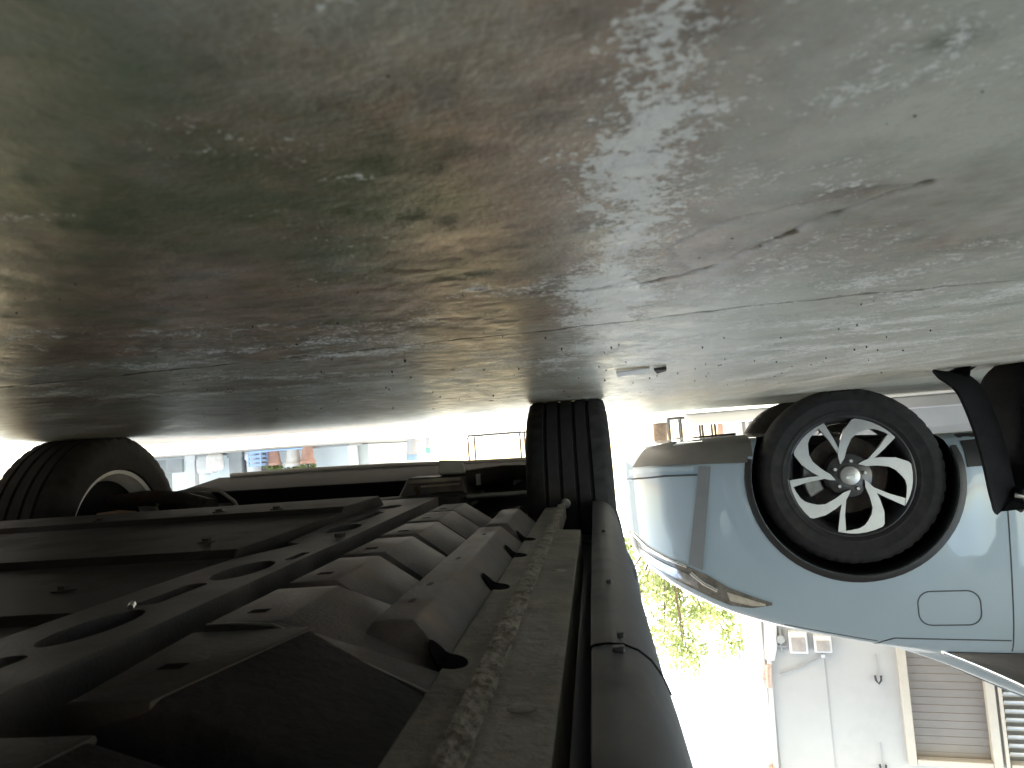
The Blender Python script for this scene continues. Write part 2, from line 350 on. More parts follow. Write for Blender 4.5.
# ------------------------------------------------------------------ car body loft
def loft_body(name, P, mats, parent, arches, ds=.018, arch_r=.385, arch_depth=.27):
    """P: dict of control lists over s.  lateral v in [-w, w], local frame: x = s forward, y = v, z up"""
    fw, fb, fz, ft, fr = [pchip(*zip(*P[k])) for k in ('w', 'zb', 'belt', 'top', 'wt')]
    s0, s1 = P['w'][0][0], P['w'][-1][0]
    S = list(np.arange(s0, s1-.12, ds)) + list(np.linspace(s1-.12, s1, 16)); S = sorted(set([round(float(q), 4) for q in S]+[s0, s0+.006, s0+.015]))
    rows = []
    for s in S:
        w, zb, ze, zt, wt = fw(s), fb(s), fz(s), ft(s), fr(s)
        H = ze-zb
        half = [(0, zb), (.5*w, zb), (.90*w, zb), (w*.985, zb+.10*H), (w, zb+.30*H), (w, zb+.62*H), (w*.985, zb+.86*H), (w*.955, ze), (wt+(w*.93-wt)*.42, ze+(zt-ze)*.48), (wt, zt-(zt-ze)*.14), (wt*.8, zt-.01*(zt-ze)), (0, zt)]
        pts = half
        for it in range(2):      # corner cutting keeps end points
            q = [pts[0]]
            for a, b in zip(pts[:-1], pts[1:]):
                q += [(a[0]*.8+b[0]*.2, a[1]*.8+b[1]*.2), (a[0]*.2+b[0]*.8, a[1]*.2+b[1]*.8)]
            pts = q+[pts[-1]]
        full = pts + [(-a, b) for a, b in pts[-2:0:-1]]
        rows.append([(s, a, b) for a, b in full])
    n = len(rows[0]); V = [p for r in rows for p in r]; F = []
    for i in range(len(rows)-1):
        for k in range(n):
            a = i*n+k; b = i*n+(k+1) % n; F.append((a, b, b+n, a+n))
    F.append(tuple(range(n))); q = (len(rows)-1)*n; F.append(tuple(q+k for k in reversed(range(n))))
    for i, (x, y, z) in enumerate(V):     # flared arches
        if abs(y) > .5:
            for sa, za in arches:
                rho_ = math.hypot(x-sa, z-za); k_ = .016*math.exp(-((rho_-.415)/.045)**2) if rho_ > .415 else .016
                if rho_ < .65 and z > za-.12: V[i] = (x, y+(k_ if y > 0 else -k_), z)
    mb = MB(); mb.v = V; mb.f = F; mb.m = [0]*len(F)
    o = mb.build(name, mats, parent, None)
    for s, z in arches:
        for sg in (-1, 1):
            w = fw(s); c = MB(); c.lathe([(.0001, -.5), (arch_r, -.5), (arch_r, arch_depth), (arch_r-.04, arch_depth+.03), (.0001, arch_depth+.03)], n=96, axis='Y')
            for i, v in enumerate(c.v): c.v[i] = (v[0]+s, (v[1]-w)*(1 if sg < 0 else -1), v[2]+z)
            t = c.build('cut', [M['black']]); mod = o.modifiers.new('a', 'BOOLEAN'); mod.operation = 'DIFFERENCE'; mod.solver = 'EXACT'; mod.object = t; mod.material_mode = 'TRANSFER'
            t.parent = parent; bpy.context.view_layer.update()
            bake(o); bpy.data.objects.remove(t)
    set_smooth(o.data, 32)
    return o
class Skin:
    """ray-casts onto a body so that panels, lamps, gaps lie on it with real thickness"""
    def __init__(s, o):
        bm = bmesh.new(); bm.from_mesh(o.data); s.t = BVHTree.FromBMesh(bm); bm.free()
    def hit(s, x, z, side=-1, y0=3, d=None):
        r = s.t.ray_cast(Vector((x, side*y0, z)), Vector((0, -side, 0))) if d is None else s.t.ray_cast(*d)
        return r[0], r[1]
    def patch(s, name, up, lo, n, m, matl, parent, off=.004, side=-1, smooth=40, thick=.006):
        def samp(pl, t):
            pl = [Vector((a, b, 0)) for a, b in pl]; L = [0]
            for a, b in zip(pl[:-1], pl[1:]): L.append(L[-1]+(b-a).length)
            x = t*L[-1]
            for i in range(len(pl)-1):
                if x <= L[i+1]+1e-9: return pl[i].lerp(pl[i+1], (x-L[i])/max(1e-9, L[i+1]-L[i]))
            return pl[-1]
        V = []; I = []; last = None
        for j in range(m+1):
            for i in range(n+1):
                p = samp(lo, i/n).lerp(samp(up, i/n), j/m); h, nn = s.hit(p.x, p.y, side)
                if h is None: h, nn = (Vector((p.x, last.y if last else side*.5, p.y)), Vector((0, side, 0)))
                last = h; V.append(h+nn*off); I.append(h-nn*thick)
        b = len(V); F = []
        ix = lambda i, j: j*(n+1)+i
        for j in range(m):
            for i in range(n): F.append((ix(i, j), ix(i+1, j), ix(i+1, j+1), ix(i, j+1)))
        ring = [ix(i, 0) for i in range(n+1)]+[ix(n, j) for j in range(1, m+1)]+[ix(i, m) for i in range(n-1, -1, -1)]+[ix(0, j) for j in range(m-1, 0, -1)]
        for a, c in zip(ring, ring[1:]+ring[:1]): F.append((a, a+b, c+b, c))
        mb = MB(); mb.add(V+I, F); return mb.build(name, matl, parent, smooth)
    def line(s, name, pts, r, matl, parent, side=-1, off=0, n=6, sub=10):
        q = []
        for (a, b), (c, d) in zip(pts[:-1], pts[1:]):
            for k in range(sub): q.append((a+(c-a)*k/sub, b+(d-b)*k/sub))
        q.append(pts[-1]); P = []
        for x, z in q:
            h, nn = s.hit(x, z, side)
            if h is not None: P.append(h+nn*off)
        mb = MB(); mb.tube(P, r, n); return mb.build(name, matl, parent, 60)

# ------------------------------------------------------------------ wheel (local: axis Y, outer face towards -Y)
def polar(a, r): return (r*math.cos(R(a)), r*math.sin(R(a)))   # picture style: clockwise, y down (photo is upside down) -> x = -dx, z = +dy
def make_tyre_profile(r, w, side_in):
    h = w/2; p = [(side_in, -h*.80), (side_in+.012, -h*.93), (side_in+.017, -h*.95), (side_in+.019, -h*.972), (side_in+.024, -h*.975), (side_in+.026, -h*.962), (r-.055, -h*1.0), (r-.052, -h*1.015), (r-.046, -h*1.013), (r-.043, -h*.998), (r-.030, -h*.985), (r-.012, -h*.90), (r-.004, -h*.80)]
    gx = [-.52, -.18, .18, .52]
    for g in gx:
        g *= h*.98; gw = .0045
        p += [(r-.001+0, g-gw-.001), (r-.009, g-gw+.001), (r-.009, g+gw-.001), (r-.001, g+gw+.001)]
    p += [(r-.004, h*.80), (r-.012, h*.90), (r-.030, h*.985), (r-.055, h*1.0), (side_in+.012, h*.93), (side_in, h*.80)]
    return p
def make_wheel(name, parent, r=.335, w=.215, R_=.237, style='swirl'):
    prof = make_tyre_profile(r, w, R_-.004)
    nose = {q: 1 for q, (rr, hh) in enumerate(prof) if abs(rr-(r-.012)) < 1e-6 or abs(rr-(r-.004)) < 1e-6}
    def mod(k, j, rr): return rr-.0065 if (j in nose and k % 4 == 0) else rr
    h = w/2
    b = MB(); b.lathe([(R_-.002, -h*.80), (R_+.004, -h*.86), (R_-.002, -h*.88), (R_-.008, -h*.80), (R_-.022, -h*.55), (R_-.03, -h*.1), (R_-.03, h*.4), (R_-.014, h*.62), (R_-.008, h*.84), (R_+.004, h*.88), (R_-.002, h*.80)], n=72)
    wheel = b.build(name, M['rimdark'] if style == 'swirl' else M['silver'], parent, 40)
    t = MB(); t.lathe(prof, n=192, mod=mod); zf = -(r-.0085)
    for i, (x_, y_, z_) in enumerate(t.v):
        if z_ < zf+.02: t.v[i] = (x_, y_*(1+.06*min(1, (zf+.02-z_)/.02)), max(z_, zf))
    t.build('tyre', M['rubber'], wheel, 32)
    y0 = -h*.80
    s = MB()
    def prism(pts, ya, yb, tilt=0):
        n = len(pts); V = [(-x*R_, ya+tilt*math.hypot(x, y)*0, y*R_) for x, y in pts]+[(-x*R_, yb, y*R_) for x, y in pts]
        s.add(V, [tuple(range(n))], 0); s.add(V, [tuple(n+k for k in reversed(range(n)))], 1)
        s.add(V, [(k, n+k, n+(k+1) % n, (k+1) % n) for k in range(n)], 1)
    if style == 'swirl':
        for th in (-76, -4, 68, 140, 212):
            A = [(-48, .235), (-41, .33), (-35, .43), (-23, .60), (-15, .776), (-7, .93)]
            arc = [(a, .957) for a in (-4, 4, 12, 20, 28, 38)]
            B = [(34, .93), (26, .90), (18, .875), (12, .84), (7, .785), (0, .71), (-6.5, .62), (-14, .46), (-25, .30)]
            prism([polar(a+th, q) for a, q in A+arc+B], y0, y0+.028)
            prism([polar(th+a, q) for a, q in ((31, .955), (38.5, .955), (41, .66), (44, .38), (36, .38), (34, .66))], y0+.004, y0+.03)
        sp = s.build('spokes', [M['machined'], M['rimdark']], wheel, None, .0018, 2, fix=False)
        hb = MB(); hb.lathe([(.0001, y0+.012), (.16*R_, y0+.012), (.30*R_, y0+.014), (.36*R_, y0+.022), (.40*R_, y0+.05), (.0001, y0+.05)], n=48); hb.build('hub', M['rimdark'], wheel, 40)
    else:
        for k in range(10):
            a = 36*k; prism([polar(a-10, .2), polar(a-4, .97), polar(a+4, .97), polar(a+10, .2)], y0, y0+.028)
        s.build('spokes', [M['alu'], M['rimdark']], wheel, None, .0018, 2, fix=False)
        hb = MB(); hb.lathe([(.0001, y0+.006), (.3*R_, y0+.006), (.34*R_, y0+.03), (.0001, y0+.05)], n=32); hb.build('hub', M['rimdark'], wheel, 40)
    cp = MB(); cp.lathe([(.0001, y0-.010), (.10*R_, y0-.010), (.155*R_, y0-.006), (.175*R_, y0+.003), (.175*R_, y0+.02), (.0001, y0+.02)], n=40)
    cap = cp.build('hub_cap', M['machined'], wheel, 40)
    if style == 'swirl':
        e = MB(); e.box((0, y0-.0115, .004), (.036, .004, .011), M=Matrix.Rotation(R(-12), 3, 'Y')); e.build('emblem', M['alu'], cap, None, .0012)
        for a in (-82, -10, 62, 134, 206):
            x, z = polar(a+2, .245); n_ = MB(); n_.lathe([(.0001, y0+.0), (.0065, y0+.0), (.0085, y0+.004), (.0085, y0+.02)], n=6, c=(-x*R_, 0, z*R_)); n_.build('lug_nut', M['machined'], wheel, 30)
    d = MB(); d.lathe([(.07, .0), (.155, .0), (.155, .022), (.07, .022)], n=64, close=True); d.lathe([(.0001, -.02), (.072, -.02), (.072, .02), (.0001, .02)], n=40); d.build('brake_disc', M['iron'], wheel, 40)
    if style != 'swirl':
        d = MB(); d.lathe([(.06, .03), (.205, .03), (.21, .045), (.205, .05), (.06, .05)], n=48, close=True); d.build('dust_shield', M['matte'], wheel, 40)
    c = MB(); a0, a1 = ((10, 60) if style == 'swirl' else (20, 70))
    V = []
    for k in range(9):
        a = R(150+ (a1-a0)*k/8)
        for rr, yy in ((.105, -.03), (.170, -.03), (.170, .05), (.105, .05)): V.append((-rr*math.cos(a), yy, rr*math.sin(a)))
    F = [(4*i+j, 4*i+(j+1) % 4, 4*i+4+(j+1) % 4, 4*i+4+j) for i in range(8) for j in range(4)]+[(3, 2, 1, 0), (32, 33, 34, 35)]
    c.add(V, F); c.build('brake_caliper', M['caliper'], wheel, None, .006)
    return wheel
def copy_tree(o, parent):
    c = o.copy(); COL.objects.link(c); c.parent = parent
    for ch in list(o.children): copy_tree(ch, c)
    return c

# ------------------------------------------------------------------ the car over the camera  (world: forward +Y, left side X = -.07)
near = thing('parked_car', 'dark car seen from underneath, black plastic sill and ribbed grey undertray above wet concrete', 'car', (.815, 2.25, 0), R(90))
# local: x = forward (world Y - 2.25), y = -(world X - .815)
def W(x, y, z): return (y-2.25, .815-x, z)
class WB(MB):            # builder fed with world coordinates, stored in the car's frame
    def build(s, name, mats, parent=None, *a, **k):
        s.v = [W(*v) for v in s.v]; return MB.build(s, name, mats, parent, *a, **k)
Pn = dict(w=[(-3.42, .5), (-3.40, .72), (-3.34, .80), (-3.2, .855), (-2.9, .885), (0, .885), (.35, .88), (.5, .86), (.65, .80), (.76, .68), (.82, .5), (.84, .3)],
          zb=[(-3.42, .5), (-3.3, .33), (-3.0, .33), (.36, .33), (.44, .28), (.52, .235), (.66, .225), (.78, .23), (.84, .3)],
          belt=[(-3.42, .9), (-3.0, 1.05), (-2, 1.02), (-.4, .98), (.1, .93), (.5, .84), (.75, .7), (.84, .5)],
          top=[(-3.42, 1.0), (-3.3, 1.3), (-3.0, 1.5), (-2.4, 1.62), (-1.4, 1.64), (-.9, 1.52), (-.45, 1.2), (-.2, 1.02), (.1, .98), (.5, .9), (.75, .74), (.84, .54)],
          wt=[(-3.42, .4), (-3.0, .58), (-2, .6), (-1.2, .58), (-.5, .62), (-.2, .68), (.4, .7), (.7, .55), (.84, .25)])
nb = loft_body('body', Pn, [M['bodydark'], M['black']], near, [(0, .34), (-2.65, .34)])
sk = Skin(nb)
for sd in (-1, 1):
    sk.patch('side_window', [(-.42, 1.06), (-.62, 1.26), (-1.0, 1.45), (-1.5, 1.5), (-2.2, 1.48), (-2.9, 1.32)], [(-.38, 1.03), (-.8, 1.05), (-1.5, 1.07), (-2.2, 1.08), (-2.9, 1.12)], 40, 8, M['glassdark'], near, side=sd)
    for ln in ([(-.55, .95), (-.56, .5), (-.5, .4)], [(-1.55, 1.02), (-1.55, .45)], [(-2.25, 1.02), (-2.2, .8), (-2.3, .62)]):
        sk.line('panel_gap', ln, .003, M['gap'], near, side=sd, off=-.001)
    for s in (-1.35, -2.05):
        h, n = sk.hit(s, .9, sd); mb = MB(); mb.tube([h-n*.005+Vector((-.09, 0, 0)), h+n*.03+Vector((-.06, 0, 0)), h+n*.03+Vector((.06, 0, 0)), h-n*.005+Vector((.09, 0, 0))], .012, 8); mb.build('door_handle', M['bodydark'], near, 50)
    h, n = sk.hit(-.62, 1.05, sd); mb = MB(); mb.box((h.x, h.y+sd*.10, 1.08), (.10, .17, .13)); mb.build('wing_mirror', M['bodydark'], near, 40, .03, 4)
# wheels
wl = make_wheel('wheel', near, .346, .225, .232, 'plain')
wl.location = W(.07, 2.25, .3372); wl.rotation_euler = (0, 0, R(180))     # left side: local +y is world -x, so the outer face must point to +y
for loc, rz in ((W(1.585, 2.25, .3372), 0), (W(.07, -.4, .3372), 180), (W(1.585, -.4, .3372), 0)):
    c = copy_tree(wl, near); c.location = loc; c.rotation_euler = (0, 0, R(rz))
# rocker cladding, two lengths with a joint at y = .61
prof = [(.030, .345), (.0215, .345), (.0150, .2675), (.0140, .2648), (.0120, .2640), (.002, .2632), (-.010, .2645), (-.021, .2695), (-.030, .2775), (-.0375, .2895), (-.043, .304), (-.0475, .322), (-.0515, .345), (-.0600, .435), (-.03, .44), (.03, .44)]
def rocker(y0, y1, n, dz, flare=0, arch=0):
    mb = WB(); ny = n; L = len(prof); V = []
    for i in range(ny+1):
        y = y0+(y1-y0)*i/ny
        for x, z in prof:
            e = math.sin(math.pi*i/ny)
            V.append((x+dz*.6*(x < .015), y, z+dz))
    F = [(i*L+j, i*L+(j+1) % L, (i+1)*L+(j+1) % L, (i+1)*L+j) for i in range(ny) for j in range(L)]+[tuple(reversed(range(L))), tuple(ny*L+k for k in range(L))]
    mb.add(V, F); return mb
rk = rocker(-.02, .606, 24, 0).build('rocker_panel', M['plastic'], near, 24)
rk2 = rocker(.609, 1.93, 30, .0025).build('rocker_panel', M['plastic'], near, 24)
mb = WB(); mb.tube([(x_, .6075, z_-.0001) for x_, z_ in prof[2:11]], .0013, 8); mb.build('joint_lip', M['holedark'], rk, 50)
for x, y, r in ((-.006, .590, .0045), (-.009, .633, .003), (-.004, .86, .003), (-.004, 1.3, .003)):
    mb = WB(); mb.box((x, y, .2635 if y > .61 else .2625), (2*r, 2*r, .0045)); mb.build('clip', M['black'], rk if y < .61 else rk2, None, .001)
# recess between the cladding and the flange, floor above it
mb = WB(); mb.box((.0245, .95, .352), (.025, 2.0, .012)); mb.build('sill_recess', M['black'], near)
# grimy flange rail with rough sealer lip
def strip(name, prof, y0, y1, ny, matl, amp, fr, parent, seed, lump=None):
    L = len(prof); ys = np.linspace(y0, y1, ny+1); pr = np.array(prof)
    Y, J = np.meshgrid(ys, np.arange(L), indexing='ij'); Xb = pr[:, 0][None, :].repeat(ny+1, 0); Zb = pr[:, 1][None, :].repeat(ny+1, 0)
    n1 = fbm(Xb*1.0+J*.003, Y, fr, 4, seed)-.5; n2 = fbm(Xb*1.0+J*.003, Y, fr, 4, seed+9)-.5
    a = np.array([amp if lump is None else amp*q for q in (lump or [1]*L)])[None, :]
    Zb = Zb+a*n1; Xb = Xb+a*1.1*n2
    V = np.stack([Xb, Y, Zb], -1).reshape(-1, 3).tolist()
    F = [(i*L+j, i*L+(j+1) % L, (i+1)*L+(j+1) % L, (i+1)*L+j) for i in range(ny) for j in range(L)]+[tuple(reversed(range(L))), tuple(ny*L+k for k in range(L))]
    mb = WB(); mb.add(V, F); return mb.build(name, matl, parent, 50)
pr = [(.0365, .345), (.0365, .2745)]+[(.0385+.0035*k, .2735-.0002*k) for k in range(13)]+[(.086, .2715), (.086, .345)]
fl = strip('sill_flange', pr, .0, 1.42, 420, M['flange'], .0016, 30, near, 3, [0, .3]+[1]*13+[.5, 0])
lp = [(.0815, .300), (.082, .2700)]+[(.0825+.0019*k, .2690-.0022*min(1, k/6)) for k in range(10)]+[(.1012, .2715), (.1012, .300)]
strip('sealer_bead', lp, .0, 1.90, 1100, M['seal'], .0042, 190, fl, 13, [0, .7]+[1]*7+[.6, .4, .3]+[.3, 0])
mb = WB(); mb.tube([(.06, .995, .2735), (.06, .995, .2717)], .012, 16); mb.build('drain_plug', M['seal'], fl, 40, .002)
mb = WB(); mb.tube([(.06, .50, .2735), (.06, .50, .2714)], .010, 16); mb.build('drain_plug', M['flange'], fl, 40, .002)
mb = WB(); mb.lathe([(.0001, 1.905), (.009, 1.905), (.013, 1.912), (.013, 1.925), (.0001, 1.93)], n=20, c=(.082, 0, .268)); mb.build('jacking_tab', M['grey'], fl, 40)
# ledge beside the ridge
mb = WB(); mb.box((.117, .99, .2805), (.034, 1.9, .012)); lg = mb.build('ledge', M['flange'], near, None, .002)
# floor pan sheet above everything
mb = WB(); mb.box((.83, .82, .308), (1.46, 2.1, .012)); mb.build('floor_pan', M['pan'], near)
# ribbed tray: boxes hanging from the pan
tray = WB()
ZB = .283
def rib(y0, y1, xl, xr, zf, foot, zt=.0):
    g = .010
    bot = [(xl+.0, y0+g*.4, zf), (xr, y0+g*.4, zf), (xr, y1-g*.4, zf), (xl, y1-g*.4, zf)]
    top = [(foot, y0, ZB), (xr+.006, y0, ZB), (xr+.006, y1, ZB), (foot, y1, ZB)]
    tray.hexa(bot, top)
ribs = [(.592, .745, .262, .325, .230, .135), (.768, .935, .274, .327, .230, .20), (.955, 1.115, .275, .332, .230, .20), (1.138, 1.305, .276, .336, .230, .205), (1.328, 1.495, .284, .34, .230, .21), (1.518, 1.68, .292, .345, .231, .215)]
for q in ribs: rib(*q)
# the two ribs nearest the jack: narrower floors, darker coat and black pocket painted as shade
tray.hexa([(.258, .412, .230), (.310, .412, .230), (.322, .572, .230), (.222, .572, .230)], [(.258, .412, .236), (.316, .406, ZB), (.328, .58, ZB), (.222, .572, .236)], 2)
tray.hexa([(.285, .20, .231), (.33, .20, .231), (.33, .368, .231), (.258, .368, .231)], [(.285, .2, .236), (.336, .19, ZB), (.336, .392, ZB), (.258, .368, .236)], 2)
tray.hexa([(.262, .586, .231), (.272, .586, .231), (.272, .60, .231), (.262, .60, .231)], [(.115, .545, ZB), (.272, .582, ZB), (.272, .60, ZB), (.115, .60, ZB)])
tray.add([(.10, .0, .2835), (.37, .0, .2835), (.385, 1.75, .2835), (.10, 1.75, .2835), (.10, .0, .296), (.37, .0, .296), (.385, 1.75, .296), (.10, 1.75, .296)], [(3, 2, 1, 0), (4, 5, 6, 7), (0, 1, 5, 4), (1, 2, 6, 5), (2, 3, 7, 6), (3, 0, 4, 7)], 1)  # base sheet painted black so the gaps between ribs read unlit
tr = tray.build('ribbed_tray', [M['tray'], M['holedark'], M['pan']], near, 25, .003, 2)
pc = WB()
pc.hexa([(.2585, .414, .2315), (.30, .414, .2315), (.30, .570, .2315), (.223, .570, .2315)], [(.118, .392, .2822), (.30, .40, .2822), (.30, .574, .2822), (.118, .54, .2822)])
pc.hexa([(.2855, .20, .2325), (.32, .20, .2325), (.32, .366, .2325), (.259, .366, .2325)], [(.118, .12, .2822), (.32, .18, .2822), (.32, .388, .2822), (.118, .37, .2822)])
pc.build('pocket_shade', M['pocket'], near, 40, .007, 4)  # sloped piece and its black added for the unlit pocket
for i, (y0, y1, xl, xr, zf, ft) in enumerate(ribs+[(.44, .57, .25, .31, .230, 0)]):
    cx, cy = xl+(xr-xl)*.55, y0+(y1-y0)*.30
    mb = WB(); mb.add([(cx+a*.008, cy+b*.006, zf+e) for e in (-.0003, .003) for a, b in ((-1, -1), (1, -1), (1, 1), (-1, 1))], [(3, 2, 1, 0), (4, 5, 6, 7), (0, 1, 5, 4), (1, 2, 6, 5), (2, 3, 7, 6), (3, 0, 4, 7)]); mb.build('clip_hole', M['holedark'], tr)
# thin bright tube standing in for the highlight on the rib edge
mb = WB(); mb.tube([(.318, .588, .2288), (.290, .587, .2288), (.262, .584, .2298), (.21, .572, .2475), (.15, .553, .2690), (.118, .544, .2805)], .0012, 6); mb.build('edge_highlight', M['alu'], tr, 60)
# long ridge
mb = WB()
def ridge(y0, y1):
    mb.hexa([(.163, y0+.012, .2445), (.199, y0+.012, .2445), (.205, y1-.01, .2445), (.168, y1-.01, .2445)], [(.128, y0, .2832), (.226, y0, .2832), (.226, y1, .2832), (.128, y1, .2832)])
ridge(.63, 1.31); ridge(1.33, 1.62)
rd = mb.build('long_ridge', M['tray'], near, 25, .003, 2)
for y in (.62, .925, 1.165, 1.34):
    m2 = WB(); V = []; nr, nn = 5, 26
    fz_ = lambda x: min(.2738, .2832-(x-.128)*1.106-.0012)
    for e in (0, .004):
        for j in range(nr+1):
            for k in range(nn):
                a = 2*math.pi*k/nn; q = max(.02, j/nr); x = .131+.0175*q*math.cos(a); V.append((x, y+.019*q*math.sin(a)+(x-.131)*.55, fz_(x)+e))
    F = [(j*nn+k, j*nn+(k+1) % nn, (j+1)*nn+(k+1) % nn, (j+1)*nn+k) for j in range(nr) for k in range(nn)]; B_ = (nr+1)*nn
    F += [tuple(B_+q for q in reversed(f)) for f in F]+[(nr*nn+k, nr*nn+(k+1) % nn, B_+nr*nn+(k+1) % nn, B_+nr*nn+k) for k in range(nn)]
    m2.add(V, F); m2.build('drain_notch', M['holedark'], rd)
for y in (.72, .80, .97, 1.2):
    m2 = WB(); m2.box((.183, y, .2448), (.006, .016, .0012)); m2.build('fold_mark', M['pan'], rd, None, .001)
# slotted rail with oval and long holes
outer = [(.362, .12), (.485, .12), (.487, .80), (.485, .97), (.440, 1.09), (.470, 1.12), (.545, 1.9), (.40, 1.9), (.378, 1.1), (.366, .6)]
holes = [oval(.424, .603, .024, .062), oval(.420, .868, .027, .064), oval(.436, 1.275, .027, .06), slot(.420, .444, .685, .79, .010), slot(.412, .436, .36, .52, .010), slot(.412, .437, .15, .3, .010), slot(.44, .464, 1.36, 1.56, .010), oval(.462, 1.67, .024, .05), slot(.385, .398, .93, .99, .005)]
pl = plate('slotted_rail', [W(x, y, 0)[:2] for x, y in outer], [[W(x, y, 0)[:2] for x, y in h] for h in holes], .2285, .045, M['railm'], near, .003)
for x, y in ((.40, 1.15),):
    mb = WB(); mb.tube([(x, y, .2287), (x, y, .2235)], .008, 6); mb.build('bolt', M['iron'], pl)
mb = WB(); mb.tube([(.432, .665, .2265), (.436, .675, .225), (.440, .682, .2265)], .003, 6); mb.build('burr', M['alu'], pl, 60)
# broad cross panels further across, in stepped folds
mb = WB()
xs0, xs1 = .50, 1.50
steps = [(-.1, .262), (.40, .262), (.43, .246), (.690, .244), (.705, .236), (1.005, .232), (1.02, .222), (1.455, .216), (1.475, .206), (1.72, .205), (1.76, .23), (1.80, .285)]
V = [(x, y+(x-.5)*(.02), z+.012*(x > .51)*0) for y, z in steps for x in (xs0, .62, .85, 1.1, 1.3, xs1)]
V2 = [(x, y, .29) for x, y, z in V]
nx = 6; F = [(i*nx+j, i*nx+j+1, (i+1)*nx+j+1, (i+1)*nx+j) for i in range(len(steps)-1) for j in range(nx-1)]
B = len(V); F += [tuple(q+B for q in reversed(f)) for f in F]
ring = [j for j in range(nx)]+[i*nx+nx-1 for i in range(1, len(steps))]+[(len(steps)-1)*nx+j for j in range(nx-2, -1, -1)]+[i*nx for i in range(len(steps)-2, 0, -1)]
F += [(a, a+B, c+B, c) for a, c in zip(ring, ring[1:]+ring[:1])]
mb.add(V+V2, F); up = mb.build('cross_panel', M['pan'], near, 20, .004, 2)
for x, y in ((.60, 1.12), (.62, .83), (.80, 1.55), (.66, 1.52), (1.05, 1.52), (.70, .58)):
    zc = float(np.interp(y-(x-.5)*.02, [q[0] for q in steps], [q[1] for q in steps])); m2 = WB(); m2.tube([(x, y, zc+.003), (x, y, zc-.006)], .007, 6); m2.tube([(x, y, zc+.003), (x, y, zc-.0015)], .013, 18); m2.build('bolt', M['iron'], up, 30)
for x, y in ((.72, 1.24), (.95, .84), (1.2, 1.3)):
    m2 = WB(); m2.tube([(x, y, .236), (x, y, .222)], .012, 14); m2.build('plug', M['black'], up, 40)
# subframe, hanging bracket, suspension arms, undertray
mb = WB(); mb.box((.815, 2.08, .27), (.9, .12, .07)); mb.box((.815, 2.42, .26), (.9, .10, .06)); mb.box((.42, 2.25, .262), (.1, .3, .06)); mb.box((1.21, 2.25, .262), (.1, .3, .06)); sf = mb.build('subframe', M['pan'], near, 30, .012, 3)
mb = WB(); mb.hexa([(.375, 2.14, .192), (.535, 2.14, .186), (.535, 2.24, .186), (.375, 2.24, .192)], [(.36, 2.12, .262), (.57, 2.12, .25), (.57, 2.27, .25), (.36, 2.27, .262)])
br = mb.build('bracket', M['tray'], near, None, .008, 3)
mb = WB(); mb.hexa([(.372, 2.13, .146), (.44, 2.13, .141), (.46, 2.22, .150), (.385, 2.22, .156)], [(.366, 2.13, .183), (.445, 2.13, .180), (.455, 2.22, .19), (.38, 2.22, .19)]); mb.build('mount_block', M['grey'], br, None, .005)
mb = WB(); mb.box((.455, 2.128, .197), (.150, .02, .010)); mb.box((.440, 2.126, .212), (.11, .02, .006)); mb.build('flange_lip', M['flange'], br, None, .002)
mb = WB(); mb.box((.335, 2.16, .205), (.012, .012, .03)); mb.build('bolt', M['alu'], br)
for sg, xc in ((1, 1.585), (-1, .07)):
    q = lambda d: xc-sg*d
    mb = WB(); mb.tube([(q(.07), 2.25, .20), (q(.2), 2.23, .195), (q(.33), 2.2, .205), (q(.45), 2.15, .235)], [.02, .024, .026, .03], 10); mb.tube([(q(.07), 2.25, .20), (q(.22), 2.30, .20), (q(.42), 2.42, .235)], [.02, .022, .026], 10); mb.build('control_arm', M['iron'], near, 50)
    mb = WB(); mb.tube([(q(.05), 2.25, .34), (q(.6), 2.25, .335)], .014, 12); mb.tube([(q(.16), 2.25, .34), (q(.19), 2.25, .34), (q(.22), 2.25, .34), (q(.25), 2.25, .34)], [.045, .04, .034, .025], 14); mb.build('drive_shaft', M['black'], near, 50)
    mb = WB(); mb.tube([(q(.08), 2.10, .25), (q(.3), 2.12, .25), (q(.55), 2.12, .26)], .009, 8); mb.build('tie_rod', M['alu'], near, 50)
mb = WB(); mb.tube([(1.33, 2.20, .215), (1.28, 2.2, .186), (1.20, 2.2, .176), (1.13, 2.2, .186), (1.085, 2.2, .222), (1.07, 2.2, .25)], .006, 8); mb.build('brake_hose', M['grey'], near, 60)
mb = WB(); mb.tube([(1.42, 2.05, .228), (1.36, 2.06, .224), (1.31, 2.06, .23)], .008, 8); mb.build('sensor_cable', M['soil'], near, 60)
mb = WB(); mb.hexa([(.26, 2.36, .205), (1.40, 2.36, .195), (1.52, 2.95, .163), (.2, 2.93, .183)], [(.26, 2.36, .25), (1.40, 2.36, .25), (1.52, 2.95, .21), (.2, 2.93, .21)]); mb.build('front_undertray', M['matte'], near, None, .01, 3)
for y, l in ((2.965, 1.15),):
    mb = WB(); mb.tube([(.25, 2.93, .181), (.5, 2.965, .177), (.815, 2.975, .166), (1.2, 2.965, .160), (1.45, 2.92, .160)], .011, 8); mb.build('bumper_lip', M['grey'], near, 50)
# rear axle beam behind the camera
mb = WB(); mb.tube([(.15, -.4, .30), (1.5, -.4, .30)], .035, 12); mb.build('rear_axle', M['iron'], near, 50)

